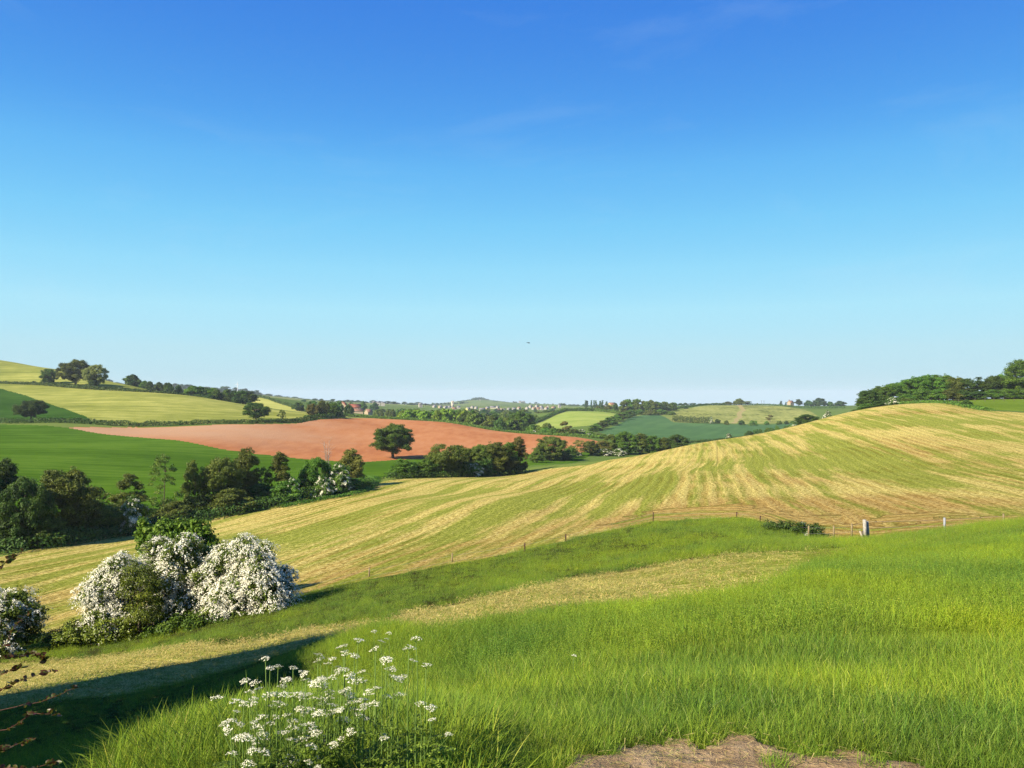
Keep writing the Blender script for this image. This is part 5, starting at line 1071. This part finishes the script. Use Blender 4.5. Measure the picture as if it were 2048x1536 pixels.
# church
cb_=P(905,1480); ch=link('church_tower',None,loc=(cb_[0],cb_[1],cb_[2]+3)); tag(ch,'square pale church tower rising over the village roofs','church')
mb=MB(); mb.box((-2.4,-2.4,-4),(2.4,2.4,10)); link('tower',mb.build('tower',[STONE]),ch)
mb=MB(); mb.box((-2.6,-2.6,10),(2.6,2.6,10.4))
for a in (-2.3,-.8,.8,2.3):
    for b_ in (-2.3,2.3): mb.box((a-.35,b_-.25,10.4),(a+.35,b_+.25,11.2)); 
link('parapet',mb.build('parapet',[STONE]),ch)
mb=MB(); mb.box((-.6,-2.46,6.5),(.6,-2.3,8.8)); link('window',mb.build('window',[GLS]),ch)
V_=((869,815.5,10,'W','S',.9),(880.5,817.5,9,'C','S',.8),(891,819,9,'W','S',.7),(899,818,8,'W','S',.2),(908.5,823,9,'C','B',.3),(917,818,8,'S','S',.2),(936,822.5,9,'Y','S',.8),(944,817,8,'W','S',1.2),(952,819,6,'W','S',.8),(964.5,823.5,13,'W','S',.2),(975,819,8,'C','S',.5),(986,816.5,14,'S','S',.05),(995,815,8,'W','S',.9),(996.5,825,8,'C','B',.6),(1005,824.5,13,'C','C',.2),(1018,822,7,'W','S',.4),(1028,821,8,'W','S',.3),(1038,818,8,'W','B',.7),(1054,818,8,'W','S',1.),(1061,813,9,'W','S',.9),(1068,819.5,11,'W','B',.8),(1073.5,812.5,9,'W','S',.9),(1077,820.5,8,'C','B',.3),(1082.5,814.3,9,'W','S',.9),(1084,821,7,'W','S',.2),(1092.5,819.4,9,'W','B',.9),(1095,814,5,'W','S',1.3),(1107,818,10,'C','B',.7),(1119,812,7,'W','S',.3))
WM={'W':WW,'C':CREAM,'Y':YEL,'S':STONE}; RM={'S':SLATE,'B':BRN,'C':CREAM}; WN={'W':'white','C':'cream','Y':'yellowish','S':'grey stone'}; RN={'S':'slate','B':'brown','C':'pale'}
for i,(px,py,L,w_,r2,yw) in enumerate(V_):
    d=1300+ (824-py)*28; dz=max(0,(rowof(px,d)-py)/F*d-1.9)
    house(px,d,L*.72,5.4,2.6,2.2,WM[w_],RM[r2],f'{WN[w_]} village house with {RN[r2]} roof, {ORD[i]} from the left in the village',yw,'house',0,0,group='village houses',dz=dz)
house(1210,1250,7,6,3,2,WW,SLATE,'pale house behind the hedge right of the skyline conifers',.2,'house',0,0,dz=4); house(1224,1000,8,7,4,2.4,YEL,BRN,'yellow house at the left end of the skyline wood',.4,'house',0,0,dz=3)
house(1581,1085,6.5,6,4.6,2.6,CREAM,BRN,'cream house with brown roof alone on the right skyline',.5,'house',1,2)
for px,l in ((1040,'long pale farm buildings on the far ridge, left block'),(1047,'long pale farm buildings on the far ridge, right block')): house(px,3380,11,8,4,2,WW,SLATE,l,.1,'farm_building',0,0,'barn',dz=4)
house(960,3330,4,4,3,2,WW,SLATE,'tiny white cottage below the wooded knoll',.2,'cottage',0,0,dz=1)
# wind turbine
WT=plain('turbine_white',(.6,.6,.6),.5,.03); tb=P(475,2050); tu=link('wind_turbine',None,loc=tuple(tb)); tag(tu,'small white wind turbine on the far left ridge','wind turbine')
hh=(rowof(475,2050)-768)/F*2050; mb=MB(); mb.tube([[0,0,-1],[0,0,hh*.6],[0,0,hh]],[.75,.6,.5],10); link('tower',mb.build('tower',[WT],True),tu)
mb=MB(); mb.tube([[0,-1.6,hh+.2],[0,0,hh+.25],[0,1.5,hh+.2]],[.35,.6,.3],8); link('nacelle',mb.build('nacelle',[WT],True),tu)
for a in (0.15,2.25,4.34):
    mb=MB(); e=np.array([math.sin(a),0,math.cos(a)]); c=np.array([0,-1.6,hh+.2]); nrm=np.array([math.cos(a),0,-math.sin(a)]); Lb=6.5
    v=[]; 
    for t,wd in ((0,.3),(.2,.62),(.6,.42),(1,.12)):
        for s,th in ((-1,.1),(1,.1)): v+= [c+e*Lb*t+nrm*wd*s+[0,-th*(1-t*.7),0], c+e*Lb*t+nrm*wd*s+[0,th*(1-t*.7),0]]
    q=[]
    for k in range(3):
        o=k*4; q+=[(o,o+2,o+6,o+4),(o+1,o+5,o+7,o+3),(o,o+4,o+5,o+1),(o+2,o+3,o+7,o+6)]
    q+=[(12,14,15,13),(0,1,3,2)]; mb.add(v,q); link('blade',mb.build('blade',[WT]),tu)
# two slim masts on the right skyline
for px,l in ((1523,'left'),(1528,'right')):
    b=P(px,1150); mb=MB(); mb.tube([[0,0,-1],[0,0,4],[0,0,7.5]],[.16,.13,.1],6); mb.box((-.8,-.08,6.6),(.8,.08,6.85)); o=link('utility_pole',mb.build('utility_pole',[BARK]),loc=tuple(b)); tag(o,f'thin wooden pole on the right skyline, {l} one of two','utility pole','poles on the right skyline')
# sheep-white specks and the bird
bd=62.; bl=np.array([(1057-CX)/F*bd,bd,-(686-HZ)/F*bd]); mb=MB()
mb.tube([[-.10,0,0],[-.06,0,.005],[0,0,.01],[.06,0,.008],[.09,0,.01],[.115,0,.005]],[.008,.022,.028,.022,.018,.003],8); mb.tube([[-.10,0,0],[-.13,0,0],[-.16,0,0]],[.008,.016,.02],6)
o=link('bird',None,loc=tuple(bl)); o.rotation_euler=(0,.25,.5); tag(o,'tiny dark bird flying alone above the skyline','bird'); BK=plain('dark_plumage',(.02,.02,.022),.7,.1)
link('body',mb.build('body',[BK],True),o)
for s in (-1,1):
    mb=MB(); v=[]
    for t,c0,c1,z in ((0,-.04,.05,.01),(.09,-.035,.045,.045),(.18,-.05,.015,.03),(.22,-.06,-.045,.015)): v+=[(c1,s*t,z),(c0,s*t,z),(c1,s*t,z+.006),(c0,s*t,z+.006)]
    q=[]
    for k in range(3): a=k*4; q+=[(a,a+1,a+5,a+4),(a+2,a+6,a+7,a+3),(a,a+4,a+6,a+2),(a+1,a+3,a+7,a+5)]
    mb.add(v,q); link('wing',mb.build('wing',[BK]),o)
# the air
hz=bpy.data.materials.new('haze'); hz.use_nodes=True; nt=hz.node_tree; nt.nodes.clear(); om=nt.nodes.new('ShaderNodeOutputMaterial'); pv=nt.nodes.new('ShaderNodeVolumePrincipled')
pv.inputs['Color'].default_value=HAZE_COL+(1,); pv.inputs['Density'].default_value=HAZE; pv.inputs['Anisotropy'].default_value=.0; nt.links.new(pv.outputs[0],om.inputs['Volume'])
zlo=float(Z.min())-1; bpy.context.view_layer.update(); zhi=max((o_.matrix_world@Vector(c_)).z for o_ in bpy.context.scene.objects if o_.type=='MESH' for c_ in o_.bound_box)+2.
mb=MB(); mb.box((-7700,-7700,zlo),(7700,7700,zhi)); o=link('haze',mb.build('haze',[hz])); o['kind']='stuff'; o['label']='thin pale summer haze over the valley'
bpy.context.scene.cycles.volume_step_rate=10;
